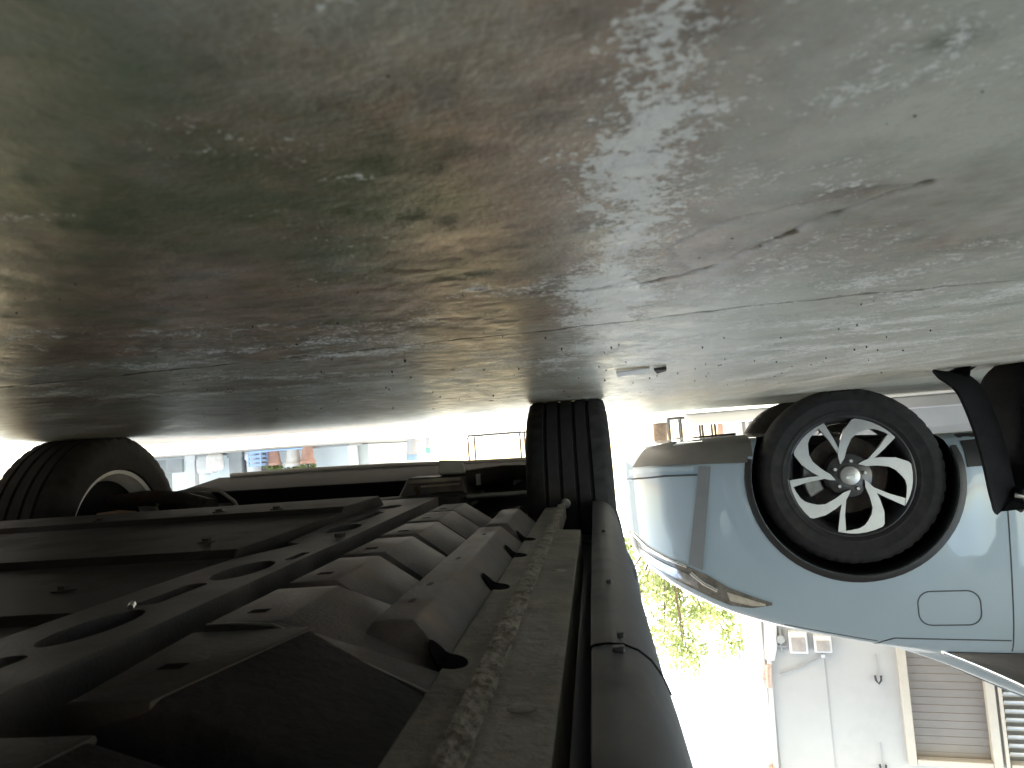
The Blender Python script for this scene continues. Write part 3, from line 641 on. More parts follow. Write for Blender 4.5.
# ------------------------------------------------------------------ the pale blue car standing across
A8 = R(8)
blue = thing('parked_car', 'pale blue car standing side-on, swirl-spoke alloy wheel, charging flap on its fender', 'car', (-.99+.9*-math.sin(A8), 3.12+.9*math.cos(A8), 0), A8)
Pb = dict(w=[(-3.42, .5), (-3.40, .72), (-3.34, .80), (-3.2, .86), (-2.9, .895), (-1, .90), (.3, .90), (.5, .893), (.62, .872), (.72, .835), (.80, .775), (.87, .68), (.92, .56), (.955, .40), (.975, .2)],
          zb=[(-3.42, .5), (-3.3, .30), (-3.0, .24), (-2, .2), (-.4, .2), (.4, .165), (.8, .170), (.9, .185), (.975, .26)],
          belt=[(-3.42, .85), (-3.0, 1.07), (-2, 1.05), (-.8, 1.03), (-.3, 1.02), (-.07, 1.0), (.17, .955), (.47, .876), (.68, .79), (.81, .715), (.87, .66), (.93, .58), (.975, .48)],
          top=[(-3.42, .95), (-3.3, 1.25), (-3.0, 1.45), (-2.4, 1.58), (-1.5, 1.60), (-1.1, 1.52), (-.55, 1.27), (-.12, 1.05), (.0, 1.02), (.17, 1.0), (.47, .925), (.68, .83), (.81, .745), (.87, .685), (.93, .60), (.975, .50)],
          wt=[(-3.42, .4), (-3.0, .58), (-2, .6), (-1.2, .58), (-.55, .66), (-.12, .75), (.1, .72), (.5, .68), (.75, .5), (.9, .3), (.975, .1)])
bb = loft_body('body', Pb, [M['bodyblue'], M['black']], blue, [(0, .345), (-2.6, .345)], arch_r=.375)
sb = Skin(bb)
for sd in (-1, 1):
    # arch moulding
    for s in (0, -2.6):
        V = []; I = []; N_ = 40
        for k in range(N_+1):
            a = R(-14+208*k/N_)
            for rr in (.376, .388, .402):
                x, z = s+rr*math.cos(a), .345+rr*math.sin(a); h, n = sb.hit(x, z, sd)
                if h is None or abs(h.y) < .6: h, n = Vector((x, sd*.89, z)), Vector((0, sd, 0))
                V.append(h+n*(.012 if rr < .40 else .004)); I.append(h-n*.02)
        B = len(V); F = [(3*i+j, 3*i+j+1, 3*i+4+j, 3*i+3+j) for i in range(N_) for j in range(2)]
        F += [(3*i, 3*i+3, 3*i+3+B, 3*i+B) for i in range(N_)]+[(3*i+2, 3*i+2+B, 3*i+5+B, 3*i+5) for i in range(N_)]
        mb = MB(); mb.add(V+I, F); mb.build('arch_moulding', M['black'], blue, 50)
    sb.patch('side_window', [(-.30, 1.040), (-.42, 1.110), (-.55, 1.185), (-.75, 1.31), (-1.1, 1.43), (-1.7, 1.47), (-2.4, 1.42), (-2.9, 1.25)], [(-.29, 1.033), (-.5, 1.038), (-.8, 1.045), (-1.7, 1.07), (-2.9, 1.10)], 50, 8, M['glassdark'], blue, side=sd)
    sb.line('window_trim', [(-.27, 1.03), (-.42, 1.115), (-.55, 1.19), (-.75, 1.315), (-1.1, 1.437), (-1.7, 1.478), (-2.4, 1.428)], .008, M['chrome'], blue, side=sd, off=.004, n=8)
    for ln in ([(-.505, 1.03), (-.515, .80), (-.53, .50), (-.51, .25)], [(-1.55, 1.05), (-1.55, .25)], [(-2.2, 1.05), (-2.15, .8), (-2.25, .62)], [(-.03, 1.002), (-.06, .985), (-.10, .972), (-.5, .985)]):
        sb.line('panel_gap', ln, .0030, M['gap'], blue, side=sd, off=-.0008)
    sb.line('bonnet_gap', [(-.04, .985), (.17, .945), (.30, .918)], .0025, M['gap'], blue, side=sd, off=-.0005)
    rr = [(a, b) for a, b in slot(-.405, -.190, .792, .922, .045, 6)]
    if sd < 0: sb.line('charging_flap', rr+[rr[0]], .0028, M['gap'], blue, side=sd, off=-.0005, sub=4)
    sb.line('bumper_crease', [(.585, .300), (.72, .300), (.84, .310), (.90, .318)], .004, M['gap'], blue, side=sd, off=.0)
    # headlight, swept back over the corner
    hl = sb.patch('headlight', [(.340, .834), (.42, .846), (.50, .835), (.58, .800), (.66, .760), (.74, .722), (.82, .683), (.88, .640), (.925, .585)], [(.340, .826), (.42, .795), (.50, .762), (.58, .712), (.65, .680), (.74, .650), (.82, .618), (.88, .585), (.92, .550)], 44, 10, M['lampdark'], blue, off=.005, side=sd)
    sb.patch('lens', [(.62, .765), (.70, .728), (.78, .692), (.86, .648)], [(.62, .722), (.70, .688), (.78, .655), (.86, .615)], 16, 5, M['lampclear'], hl, off=.009, side=sd)
    sb.patch('lens', [(.365, .836), (.42, .834), (.50, .815)], [(.365, .828), (.43, .806), (.51, .778)], 10, 3, M['amber'], hl, off=.008, side=sd)
    sb.line('light_strip', [(.545, .772), (.60, .742), (.645, .700)], .009, M['chrome'], hl, side=sd, off=.007, n=8)
    sb.line('light_strip', [(.66, .676), (.74, .648), (.82, .612), (.89, .56)], .006, M['chrome'], hl, side=sd, off=.006, n=8)
    # dark blade of the bumper and the lower skirt
    sb.patch('bumper_blade', [(.598, .690), (.625, .678), (.652, .666)], [(.528, .27), (.552, .268), (.574, .266)], 6, 20, M['blade'], blue, off=.006, side=sd)
    sb.patch('bumper_skirt', [(.36, .262), (.55, .258), (.68, .255), (.78, .255), (.86, .262)], [(.36, .155), (.55, .158), (.68, .168), (.74, .175), (.80, .19)], 24, 5, M['skirt'], blue, off=.008, side=sd)
    sb.patch('bumper_splitter', [(.60, .285), (.72, .283), (.82, .290), (.88, .300)], [(.60, .268), (.72, .264), (.82, .268), (.88, .275)], 20, 3, M['bodyblue'], blue, off=.016, side=sd)
    sb.patch('side_skirt', [(-.41, .33), (-1.3, .32), (-2.2, .33)], [(-.41, .21), (-1.3, .205), (-2.2, .21)], 30, 4, M['black'], blue, off=.006, side=sd)
    h, n = sb.hit(-.75, 1.06, sd); mb = MB(); mb.box((-.74, h.y+sd*.13, 1.09), (.10, .17, .14)); mb.box((-.72, h.y+sd*.03, 1.05), (.05, .12, .04)); mb.build('wing_mirror', M['bodyblue'], blue, 40, .025, 4)
    for s in (-1.38, -2.05):
        h, n = sb.hit(s, .92, sd); mb = MB(); mb.tube([h-n*.005+Vector((-.09, 0, 0)), h+n*.03+Vector((-.06, 0, 0)), h+n*.03+Vector((.06, 0, 0)), h-n*.005+Vector((.09, 0, 0))], .012, 8); mb.build('door_handle', M['bodyblue'], blue, 50)
# windscreen, front grille
V = []; nI = 14; nJ = 8
for j in range(nJ+1):
    s = -.14-.80*j/nJ
    for i in range(nI+1):
        v = (-1+2*i/nI)*(.60-.10*j/nJ); h, n = sb.hit(0, 0, d=(Vector((s, v, 3)), Vector((0, 0, -1)))); V.append(h+Vector((.2, 0, 1)).normalized()*.006)
mb = MB(); mb.add(V, [(j*(nI+1)+i, j*(nI+1)+i+1, (j+1)*(nI+1)+i+1, (j+1)*(nI+1)+i) for j in range(nJ) for i in range(nI)]); ws = mb.build('windscreen', M['glassdark'], blue, 60)
m_ = ws.modifiers.new('s', 'SOLIDIFY'); m_.thickness = .01; bake(ws)
mb = MB(); mb.box((.925, 0, .30), (.06, .6, .10)); mb.build('front_grille', M['black'], blue, None, .02, 3)
mb = MB(); mb.box((.80, 0, .215), (.12, 1.2, .06)); mb.build('front_splitter', M['skirt'], blue, None, .015, 3)
mb = MB(); mb.box((-1.3, 0, .24), (3.2, 1.35, .06)); mb.build('floor_pan', M['pan'], blue, None, .01)
wb = make_wheel('wheel', blue, .348, .215, .237, 'swirl'); wb.location = (0, -.9+.112, .3392)
for loc, rz in (((0, .9-.112, .3392), 180), ((-2.6, -.9+.112, .3392), 0), ((-2.6, .9-.112, .3392), 180)):
    c = copy_tree(wb, blue); c.location = loc; c.rotation_euler = (0, 0, R(rz))

# ------------------------------------------------------------------ black bag with strap on the ground, left of the lane
bag = thing('bag', 'black bag with a loose shoulder strap standing on the concrete before the pale blue car', 'bag', (-1.21, 2.12, 0), R(-12))
def softbox(name, cx, cy, w, d, h, matl, parent, seed, z0=0., bulge=.12):
    nth, nz = 48, 26; V = []
    for j in range(nz+1):
        t = j/nz; sc_ = (1-abs(2*t-1)**6*.22)*(1+bulge*math.sin(math.pi*t)*.5)
        for k in range(nth):
            a = 2*math.pi*k/nth; ca, sa = math.cos(a), math.sin(a); e = .38
            x = abs(ca)**e*(1 if ca > 0 else -1)*w/2*sc_; y = abs(sa)**e*(1 if sa > 0 else -1)*d/2*sc_
            nn = float(fbm(np.array([k*.35+seed]), np.array([j*.4]), .5, 3, seed)[0])-.5
            if k > nth*.75: pass
            V.append((cx+x*(1+.09*nn), cy+y*(1+.12*nn), z0+h*t+.012*nn*(t > .1)))
    F = [(j*nth+k, j*nth+(k+1) % nth, (j+1)*nth+(k+1) % nth, (j+1)*nth+k) for j in range(nz) for k in range(nth)]+[tuple(reversed(range(nth))), tuple(nz*nth+k for k in range(nth))]
    mb = MB(); mb.add(V, F); return mb.build(name, matl, parent, 50)
bd = softbox('main_compartment', 0, 0, .33, .20, .335, M['bag'], bag, 4)
softbox('front_pocket', .01, -.105, .26, .07, .20, M['bag'], bag, 9, .04)
mb = MB(); mb.tube([(-.15, -.10, .285), (0, -.112, .29), (.14, -.10, .285)], .004, 6); mb.build('zip', M['darkmetal'], bd, 60)
mb = MB(); mb.box((.05, -.143, .13), (.09, .008, .05)); mb.build('patch', M['bagpatch'], bag, None, .002)
# strap: a flat band rising from the ground beside the bag, folding over at the top
path = [(.22, .04, .012), (.29, .0, .014), (.275, -.04, .06), (.252, -.05, .15), (.232, -.045, .24), (.212, -.03, .315), (.196, -.02, .345), (.178, -.01, .33), (.172, -.0, .25)]
def band(path, w, th, name, matl, parent, wdir):
    pts = []
    P = [Vector(p) for p in path]
    for i in range(len(P)-1):
        a, b, c, d = P[max(i-1, 0)], P[i], P[i+1], P[min(i+2, len(P)-1)]
        for k in range(6):
            t = k/6; pts.append(.5*((2*b)+(c-a)*t+(2*a-5*b+4*c-d)*t*t+(3*b-a-3*c+d)*t**3))
    pts.append(P[-1]); V = []
    for i, p in enumerate(pts):
        tg = (pts[min(i+1, len(pts)-1)]-pts[max(i-1, 0)]).normalized(); wv = Vector(wdir); wv = (wv-tg*wv.dot(tg)).normalized(); nv = tg.cross(wv)
        for a, b in ((-1, -1), (1, -1), (1, 1), (-1, 1)): V.append(p+wv*a*w/2+nv*b*th/2)
    n = len(pts); F = [(4*i+j, 4*i+(j+1) % 4, 4*i+4+(j+1) % 4, 4*i+4+j) for i in range(n-1) for j in range(4)]+[(3, 2, 1, 0), (4*n-4, 4*n-3, 4*n-2, 4*n-1)]
    mb = MB(); mb.add(V, F); return mb.build(name, matl, parent, 50)
st = band(path, .085, .008, 'shoulder_strap', M['bag'], bag, (1, -.25, .1))
mb = MB(); mb.tube([(.19, -.045, .33), (.175, -.06, .335), (.165, -.05, .32)], .006, 8); mb.build('buckle', M['alu'], st, 50)
band([(.15, -.05, .10), (.165, -.09, .13), (.168, -.1, .17), (.16, -.08, .22)], .022, .005, 'side_strap', M['grey'], bag, (.4, -.9, 0))
band([(-.1, 0, .335), (-.06, 0, .385), (.0, 0, .395), (.06, 0, .385), (.1, 0, .335)], .03, .008, 'carry_handle', M['bag'], bag, (0, 1, 0))

# ------------------------------------------------------------------ white house beyond the blue car
A12 = R(12)
house = thing('house', 'white rendered house wall with a taupe shutter window behind the pale blue car', 'house', (-1.08, 6.5, 0), A12)
# local: x = -a (leftwards along the wall), y = into the house
HW, HH = 7.0, 5.4
ops = [(1.125, 1.755, .95, 2.775), (1.775, 2.55, .95, 2.775)]
mb = MB()
xsn = [0, 1.125, 1.755, 1.775, 2.55, HW]
for a, b in zip(xsn[:-1], xsn[1:]):
    if (a, b) in ((1.125, 1.755), (1.775, 2.55)):
        mb.box((-(a+b)/2, .15, .475), (b-a, .3, .95)); mb.box((-(a+b)/2, .15, (2.775+HH)/2), (b-a, .3, HH-2.775))
    else: mb.box((-(a+b)/2, .15, HH/2), (b-a, .3, HH))
wall_h = mb.build('wall', M['wall'], house)
mb = MB(); mb.box((-HW/2, 2.9, HH/2), (HW, 5.2, HH-.02)); mb.build('room_block', M['wall'], house)
mb = MB(); mb.hexa([(.02, -.05, HH), (-HW-.1, -.05, HH), (-HW-.1, 5.6, HH), (.02, 5.6, HH)][::-1], [(-.3, 2.4, HH+1.3), (-HW+.3, 2.4, HH+1.3), (-HW+.3, 3.2, HH+1.3), (-.3, 3.2, HH+1.3)][::-1]); mb.build('roof', M['terra'], house)
mb = MB(); mb.box((-.155/2, -.006, HH/2-.01), (.155, .024, HH-.04)); mb.build('corner_trim', M['white'], house, None, .004)
mb = MB(); mb.box((-.40, -.0045, HH/2-.02), (.405, .015, HH-.06)); mb.build('render_panel', M['wall'], house, None, .003)
w1 = MB(); a0, a1, z0, z1 = ops[0]
w1.box((-a0-.03, -.0, (z0+z1)/2), (.06, .1, z1-z0)); w1.box((-a1+.03, -.0, (z0+z1)/2), (.06, .1, z1-z0)); w1.box((-(a0+a1)/2, 0, z1-.022), (a1-a0-.122, .09, .044)); w1.box((-(a0+a1)/2, 0, z0+.03), (a1-a0-.122, .09, .06))
win = w1.build('window', M['cream'], house, None, .006)
sl = MB(); zz = z0+.06
while zz < z1-.05:
    h_ = min(.058, z1-.045-zz); sl.hexa([(-a0-.061, .022, zz), (-a1+.061, .022, zz), (-a1+.061, .05, zz), (-a0-.061, .05, zz)][::-1], [(-a0-.061, .026, zz+h_), (-a1+.061, .026, zz+h_), (-a1+.061, .05, zz+h_), (-a0-.061, .05, zz+h_)][::-1]); zz += .058
sl.build('shutter', M['shutter'], win)
a0, a1, z0, z1 = ops[1]; w2 = MB()
w2.box((-a0-.012, 0, (z0+z1)/2), (.024, .1, z1-z0)); w2.box((-a1+.02, 0, (z0+z1)/2), (.04, .1, z1-z0)); w2.box((-(a0+a1)/2, 0, z1-.02), (a1-a0-.066, .09, .04)); w2.box((-(a0+a1)/2, 0, z0+.02), (a1-a0-.066, .09, .04))
win2 = w2.build('window', M['cream'], house, None, .004)
lv = MB(); zz = z0+.06
while zz < z1-.06:
    lv.box((-(a0+a1)/2, .02, zz), (a1-a0-.08, .075, .008), M=Matrix.Rotation(R(38), 3, 'X')); zz += .062
lv.build('louvres', M['white'], win2)
mb = MB(); mb.box((-(a0+a1)/2, .09, (z0+z1)/2), (a1-a0-.03, .01, z1-z0)); mb.build('backing', M['grey'], win2)
def hpt(a, z, d=-.03):
    c, s = math.cos(A12), math.sin(A12); x, y = -a, d
    return (-1.08+c*x-s*y, 6.5+s*x+c*y, z)
def htag(name, mb, matl, label, cat, group=None, smooth=40, bevel=0):
    t = thing(name, label, cat, hpt(0, 0, 0), A12, group); return t
t = thing('drain_pipe', 'thin white pipe with a copper joint and foam jacket running up the white house wall', 'pipe', hpt(.18, 0, 0), A12)
mb = MB(); mb.tube([(-.02, -.045, .05), (-.02, -.045, 1.75), (.0, -.045, 2.2), (.02, -.045, 2.9), (.03, -.045, 4.4)], .019, 12); mb.build('pipe', M['white'], t, 50)
mb = MB(); mb.tube([(-.045, -.055, 1.55), (-.045, -.055, 1.70), (-.03, -.055, 1.9), (-.015, -.055, 2.0)], [.045, .05, .05, .038], 14); mb.build('foam_jacket', M['foam'], t, 50)
mb = MB(); mb.tube([(.0, -.052, 2.04), (.008, -.052, 2.12), (.012, -.052, 2.22)], [.026, .03, .026], 12); mb.tube([(-.01, -.06, 2.13), (.05, -.06, 2.15)], .014, 8); mb.build('joint', M['copper'], t, 50)
mb = MB(); mb.box((.04, -.045, 2.86), (.07, .05, .05)); mb.build('pipe_clip', M['copper'], t, None, .012)
for a, z, w, h, lb in ((.42, 1.86, .14, .17, 'brown meter box on the white wall close to the foam-jacketed pipe'), (.60, 1.87, .13, .13, 'smaller brown meter box further from the foam-jacketed pipe')):
    t = thing('meter_box', lb, 'meter box', hpt(a, z, -.013), A12, 'meter boxes on the house wall')
    mb = MB(); mb.box((0, -.04, 0), (w, .08, h)); mb.build('case', M['white'], t, None, .008)
    mb = MB(); mb.box((0, -.0825, .012), (w*.72, .012, h*.62)); mb.build('cover', M['brownbox'], t, None, .004)
t = thing('gas_valve', 'pale valve bracket low on the white wall left of the foam-jacketed pipe', 'valve', hpt(.29, 1.84, -.013), A12)
mb = MB(); mb.tube([(0, -.03, -.12), (0, -.03, .10)], .012, 8); mb.tube([(-.04, -.03, .06), (.05, -.03, .06)], .01, 8); mb.build('body', M['grey'], t, 40)
mb = MB(); mb.lathe([(.0001, -.07), (.03, -.07), (.034, -.06), (.03, -.05)], n=16, c=(0, 0, .0)); mb.build('handle', M['grey'], t, 40)
q = thing('cable', 'thin grey cable sagging across the white wall between pipe and meter boxes', 'cable', hpt(.26, 2.124, -.03), A12)
mb = MB(); mb.tube([(0, 0, 0), (-.1, 0, -.035), (-.2, 0, -.08), (-.33, 0, -.147)], .006, 6); mb.build('wire', M['grey'], q, 60)
mb = MB(); mb.box((-.335, .0, -.15), (.03, .03, .03)); mb.build('wire_clip', M['white'], q, None, .005)
for a, z, ln, lb in ((.978, 2.05, .12, 'small dark wall hook hanging from a thin wire beside the taupe shutter'), (.945, 2.72, .10, 'dark iron latch hook fixed higher up beside the taupe shutter')):
    t = thing('wall_hook', lb, 'hook', hpt(a, z, 0), A12, 'hooks on the house wall')
    mb = MB(); mb.tube([(0, -.012, -.09), (0, -.014, .06)], .004, 6); mb.build('rod', M['grey'], t, 50)
    mb = MB(); mb.tube([(.022, -.02, .07), (.018, -.03, .105), (0, -.035, .128), (-.018, -.03, .105), (-.022, -.02, .07)], .008, 8); mb.build('hook', M['darkmetal'], t, 50)
kb = thing('kerb', 'low pale kerb at the foot of the white house wall beyond the blue car', 'kerb', hpt(2.5, 0, -.5), A12)
mb = MB(); mb.box((0, 0, .045), (5.5, .25, .09)); mb.build('kerbstone', M['wall'], kb, None, .012, 3)
kb.children[0]['label'] = 'pale rounded kerbstone'

# ------------------------------------------------------------------ tree beyond
tree = thing('tree', 'sunlit pale green leafy tree standing beyond the blue car against white sky', 'tree', (-1.15, 13.2, 0))
tm = MB(); tm.tube([(0, 0, -.05), (.03, .02, .7), (.0, .05, 1.4), (.08, 0, 2.0), (.05, 0, 2.7)], [.13, .10, .085, .07, .04], 10)
cl = []
for k in range(26):
    a = 2*math.pi*k/26*2.4; rr = random.uniform(.25, 1.25); z = random.uniform(1.9, 3.75)
    rr *= math.sqrt(max(.15, 1-((z-2.75)/1.35)**2)); e = Vector((rr*math.cos(a), rr*math.sin(a), z)); s = Vector((.05, 0, random.uniform(1.3, 2.2)))
    tm.tube([s, s.lerp(e, .5)+Vector((0, 0, .12)), e], [.028, .018, .008], 6); cl.append((e, random.uniform(.28, .5)))
tm.build('trunk', M['bark'], tree, 60)
V = []; F = []
for c, rad in cl:
    for k in range(230):
        d = Vector((random.gauss(0, 1), random.gauss(0, 1), random.gauss(0, .8))); d = d.normalized()*rad*random.random()**.4; p = c+d
        if p.z > 4.05: continue
        u = Vector((random.gauss(0, 1), random.gauss(0, 1), random.gauss(0, 1))).normalized(); w = u.orthogonal().normalized(); l = random.uniform(.04, .075); b = len(V)
        V += [p-u*l, p+w*l*.45, p+u*l, p-w*l*.45]; F.append((b, b+1, b+2, b+3))
mb = MB(); mb.add(V, F); mb.build('crown', M['leaf'], tree, None, fix=False)

# ------------------------------------------------------------------ low things far behind the dark car, seen under its bumper
shop = thing('building', 'pale teal-white building front beyond the dark car, grey plinth and doorway at its foot', 'building', (4.45, 9.25, 0))
mb = MB(); mb.box((.45, .2, 1.9), (.95, .4, 3.8)); mb.box((1.75, .2, 1.9), (.6, .4, 3.8)); mb.box((-.95, .2, 1.9), (.9, .4, 3.8)); mb.box((.25, .2, 3.1), (3.6, .38, 1.4)); mb.box((.25, 2.5, 1.88), (3.55, 4.1, 3.74)); mb.build('wall', M['facade'], shop)
mb = MB(); mb.box((.25, 2.3, 3.9), (4.1, 4.8, .18)); mb.build('roof', M['roofm'], shop, None, .02)
mb = MB(); mb.box((.87, -.02, .10), (.22, .04, .2)); mb.build('plinth', M['grey'], shop, None, .01)
mb = MB(); mb.box((1.20, .25, 1.2), (.52, .06, 2.38)); mb.build('door', M['grey'], shop, None, .01)
mb = MB(); mb.box((-.20, .25, 1.2), (.58, .06, 2.38)); mb.build('door', M['shutter'], shop, None, .01)
mb = MB(); mb.box((.25, -.15, .012), (3.6, .5, .024)); mb.build('step', M['grey'], shop, None, .005)
for x, m, w, lb, c in ((4.90, 'white', .10, 'slim white post standing at the far building beside its grey doorway', 'post'), (4.315, 'grey', .16, 'square grey pillar at the far building beside the brown sacks', 'pillar'), (4.12, 'white', .17, 'thick white round pillar between grey pillar and blue crate', 'pillar')):
    p = thing(c, lb, c, (x, 8.9, 0)); mb = MB()
    if 'round' in lb: mb.lathe([(w*.45, 0), (w*.62, .03), (w*.62, .09), (w*.5, .12), (w*.5, 2.8), (w*.66, 2.9)], n=24, axis='Z')
    else: mb.box((0, 0, 1.45), (w, w, 2.9)); mb.box((0, 0, .03), (w+.03, w+.03, .06))
    mb.build('shaft', M[m], p, 40)
def sack(x, y, s, lb, m='soil'):
    o = thing('sack', lb, 'sack', (x, y, 0), random.uniform(-.5, .5), 'sacks before the far building'); softbox('sacking', 0, 0, s, s*.8, s*1.05, M[m], o, int(s*100)); mb = MB(); mb.tube([(0, 0, s*1.04), (0, 0, s*1.12)], [s*.12, s*.18], 10); mb.build('tied_neck', M[m], o, 50)
sack(4.53, 8.75, .19, 'pale brown sack leaning at the grey pillar', 'foam'); sack(4.74, 8.95, .22, 'white sack by the slim white post', 'white')
def pot(x, y, r, h, lb, m='terra'):
    o = thing('plant_pot', lb, 'plant pot', (x, y, 0), 0, 'plant pots'); mb = MB(); mb.lathe([(.0001, .0), (r*.7, .0), (r*.95, h*.82), (r*1.1, h*.82), (r*1.1, h), (r*.95, h), (r*.9, h*.9), (.0001, h*.9)], n=28, axis='Z'); mb.build('pot', M[m], o, 40)
    V = []; F = []
    for k in range(150):
        a = random.uniform(0, 6.28); l = random.uniform(.3, 1)*r*1.6; p = Vector((math.cos(a)*l*.8, math.sin(a)*l*.8, h+random.uniform(0, 1.2)*r*2)); u = Vector((random.gauss(0, 1), random.gauss(0, 1), random.gauss(0, 1))).normalized(); w = u.orthogonal().normalized(); b = len(V)
        V += [p-u*.04, p+w*.018, p+u*.04, p-w*.018]; F.append((b, b+1, b+2, b+3))
    mb = MB(); mb.add(V, F); mb.build('leaves', M['leaf'], o, None, fix=False)
    mb = MB(); mb.tube([(0, 0, h*.88), (0, 0, h+r*2)], [.012, .006], 6); mb.build('stem', M['bark'], o, 50)
pot(3.82, 8.8, .085, .19, 'terracotta plant pot beside the blue crate'); pot(3.60, 8.85, .10, .22, 'cream plant pot between two terracotta pots', 'foam'); pot(3.40, 8.8, .085, .20, 'terracotta plant pot farthest from the blue crate', 'terra')
cr = thing('crate', 'blue plastic crate on the ground beside the thick white pillar', 'crate', (3.97, 8.7, 0), .2)
mb = MB()
for z in (.02, .07, .12, .17): mb.box((0, -.07, z), (.17, .008, .03)); mb.box((0, .07, z), (.17, .008, .03)); mb.box((-.085, 0, z), (.008, .132, .03)); mb.box((.085, 0, z), (.008, .132, .03))
for a in (-1, 1):
    for b in (-1, 1): mb.box((a*.082, b*.067, .095), (.016, .016, .19))
mb.box((0, 0, .008), (.15, .12, .01)); mb.build('slats', M['bluep'], cr, None, .002)
o = thing('hose', 'blue hose lying along the ground before the terracotta pots', 'hose', (3.67, 8.45, 0)); mb = MB(); mb.tube([(-.35, 0, .012), (-.15, .03, .012), (.05, -.01, .012), (.3, .02, .012)], .012, 8); mb.build('tube', M['bluep'], o, 60); mb = MB(); mb.tube([(.3, .02, .012), (.35, .025, .012)], .016, 8); mb.build('nozzle', M['grey'], o, 60)
def bucket(x, y, r, h, m, lid, lb):
    o = thing('bucket', lb, 'bucket', (x, y, 0), 0, 'buckets far behind the dark car'); mb = MB(); mb.lathe([(.0001, 0), (r*.8, 0), (r, h), (r*.95, h), (r*.76, .01), (.0001, .01)], n=28, axis='Z'); mb.build('pail', M['white'], o, 40)
    mb = MB(); mb.lathe([(.0001, h+lid), (r*1.0, h+lid), (r*1.09, h+lid*.8), (r*1.09, h-.01), (r*1.02, h-.01), (.0001, h)], n=28, axis='Z'); mb.build('lid', M[m], o, 40)
    mb = MB(); mb.tube([(r*1.05*math.cos(t), -.3*r, h-.02-r*math.sin(t)*.8) for t in np.linspace(0, math.pi, 14)], .004, 6); mb.build('handle', M['alu'], o, 60)
bucket(2.25, 9.3, .07, .20, 'bluep', .06, 'white bucket with a blue lid on the far sunlit concrete'); bucket(2.02, 9.2, .03, .13, 'greenp', .06, 'small white bucket with a green lid on the far sunlit concrete')
# thin metal stands
def rack(x, y, w, h, lb, posts, group=None):
    o = thing('metal_stand', lb, 'stand', (x, y, 0), R(4)); mb = MB(); mb.box((0, 0, .014), (w, .03, .024)); mb.box((0, .35, .014), (w, .03, .024)); mb.build('base_bar', M['darkmetal'], o, None, .003)
    for p in posts:
        for yy in (0, .35): mb = MB(); mb.tube([(p, yy, .026), (p, yy, h)], .011, 8); mb.build('post', M['darkmetal'], o, 50)
    mb = MB(); mb.box((0, .175, h+.01), (w+.02, .40, .02)); mb.build('shelf', M['darkmetal'], o, None, .003); return o
rack(-.89, 7.0, .42, .62, 'low dark metal stand on thin legs seen under the blue car bumper', (-.20, -.09, .095, .20))
rack(1.18, 9.1, .66, .9, 'dark metal stand on sunlit concrete beside the near front tyre', (-.31, .33))
for x, y, lb in ((-1.20, 6.9, 'terracotta plant pot under the blue car beside the low metal stand'), (-1.42, 7.05, 'terracotta plant pot nearest the blue car wheel')):
    pot(x, y, .12, .26, lb)

# carport roof that keeps both cars in the shade (its edge is above the picture)
mb = MB(); n = 90
V = []; x0, x1 = -3.3, 2.75
for i in range(n+1):
    x = x0+(x1-x0)*i/n; z = 2.75+.02*(i % 2)
    for y in (-5.5, 4.9):
        V.append((x, y, z)); V.append((x, y, z+.012))
F = []
for i in range(n):
    a = 4*i; b = a+4; F += [(a, b, b+2, a+2), (a+1, a+3, b+3, b+1), (a, a+1, b+1, b), (a+2, b+2, b+3, a+3)]
mb.add(V, F); tag(mb.build('roof', M['roofm']), kind='structure')
# garage walls behind the camera and along the dark car's far flank, added out of view to dim the light
mb = MB(); mb.box((2.6, -1.6, 1.365), (.2, 7.4, 2.73)); mb.box((-.3, -5.2, .6), (5.59, .2, 1.2)); mb.box((-.3, -5.2, 2.54), (5.59, .2, .38)); mb.box((-2.95, -5.2, 1.775), (.29, .2, 1.15)); mb.box((1.2, -5.2, 1.775), (2.59, .2, 1.15)); mb.box((-1.4, -5.2, 1.775), (.25, .2, 1.15)); tag(mb.build('wall', M['blocker']), kind='structure')

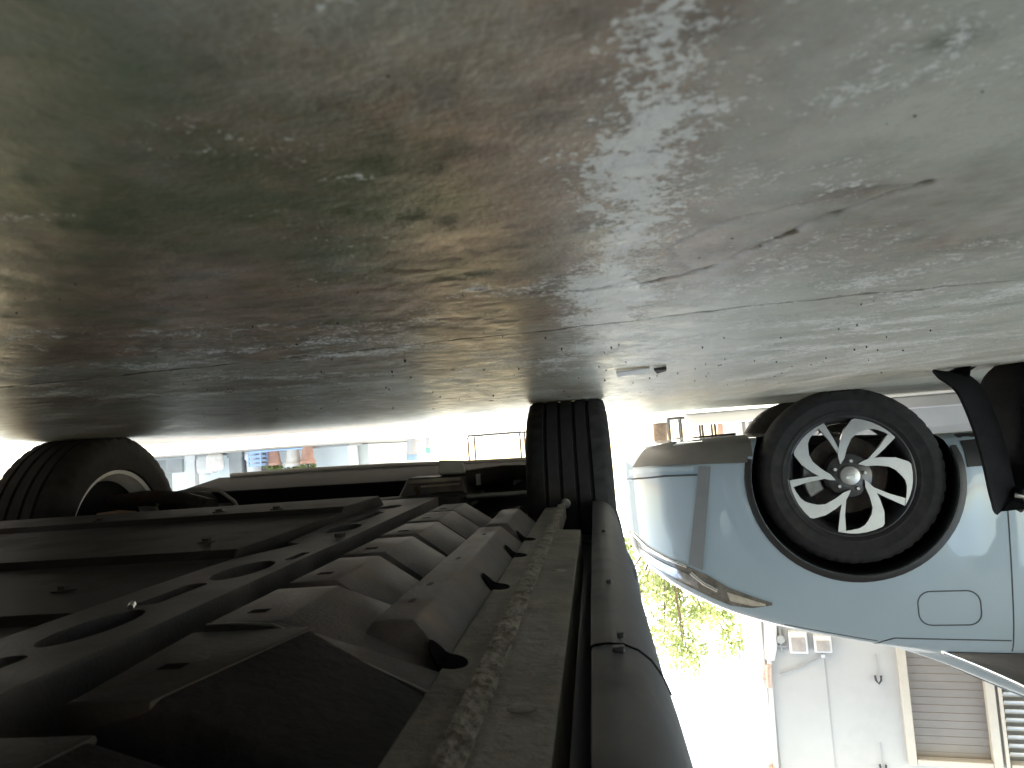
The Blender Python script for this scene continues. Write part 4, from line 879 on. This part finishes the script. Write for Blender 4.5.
# ------------------------------------------------------------------ world, sun, camera
EL, AZ = 58, 20      # sun elevation, azimuth clockwise from +Y
w = bpy.data.worlds.new('World'); sc.world = w; w.use_nodes = True; nt = w.node_tree
sky = nt.nodes.new('ShaderNodeTexSky'); sky.sky_type = 'NISHITA'; sky.sun_disc = False; sky.sun_elevation = R(EL); sky.sun_rotation = R(AZ); sky.air_density = 1.2; sky.dust_density = 1.5; sky.ozone_density = 1.0
bg = nt.nodes['Background']; bg.inputs['Strength'].default_value = .12; mxw = nt.nodes.new('ShaderNodeMix'); mxw.data_type = 'RGBA'; mxw.blend_type = 'MULTIPLY'; mxw.inputs[0].default_value = 1; mxw.inputs[7].default_value = (1.17, 1.0, .80, 1); nt.links.new(sky.outputs[0], mxw.inputs[6]); nt.links.new(mxw.outputs[2], bg.inputs[0])
sd = bpy.data.lights.new('sun', 'SUN'); sd.energy = 4.0; sd.angle = R(.5); sd.color = (1, .97, .93); so = bpy.data.objects.new('sun', sd); link(so)
dv = Vector((math.sin(R(AZ))*math.cos(R(EL)), math.cos(R(AZ))*math.cos(R(EL)), math.sin(R(EL)))); so.rotation_euler = dv.to_track_quat('Z', 'Y').to_euler(); so.location = (0, 20, 30)

f = 760.; rho = math.atan(.0745); th = math.atan(55.85/760); psi = R(5.78)
Hh = Vector((math.sin(psi), math.cos(psi), 0)); Fv = Hh*math.cos(th)-Vector((0, 0, 1))*math.sin(th)
R0 = Vector((math.cos(psi), -math.sin(psi), 0)); U0 = R0.cross(Fv)
ru = R0*math.cos(rho)-U0*math.sin(rho); uu = R0*math.sin(rho)+U0*math.cos(rho)
rv, uv = -ru, -uu        # the phone is held upside down
cd = bpy.data.cameras.new('camera'); cam = bpy.data.objects.new('camera', cd); link(cam)
cd.sensor_width = 36; cd.lens = f/1024*36; cd.clip_start = .01; cd.clip_end = 1000
Mx = Matrix((rv, uv, -Fv)).transposed().to_4x4(); Mx.translation = Vector((0, 0, .10)); cam.matrix_world = Mx
cd.dof.use_dof = True; cd.dof.focus_distance = 2.3; cd.dof.aperture_fstop = 20
sc.camera = cam
sc.view_settings.view_transform = 'Standard'; sc.view_settings.look = 'None'; sc.view_settings.gamma = 1; sc.view_settings.use_curve_mapping = False
sc.view_settings.exposure = 3.1
sc.render.engine = 'CYCLES'; sc.cycles.max_bounces = 8; sc.cycles.diffuse_bounces = 5; sc.cycles.glossy_bounces = 4
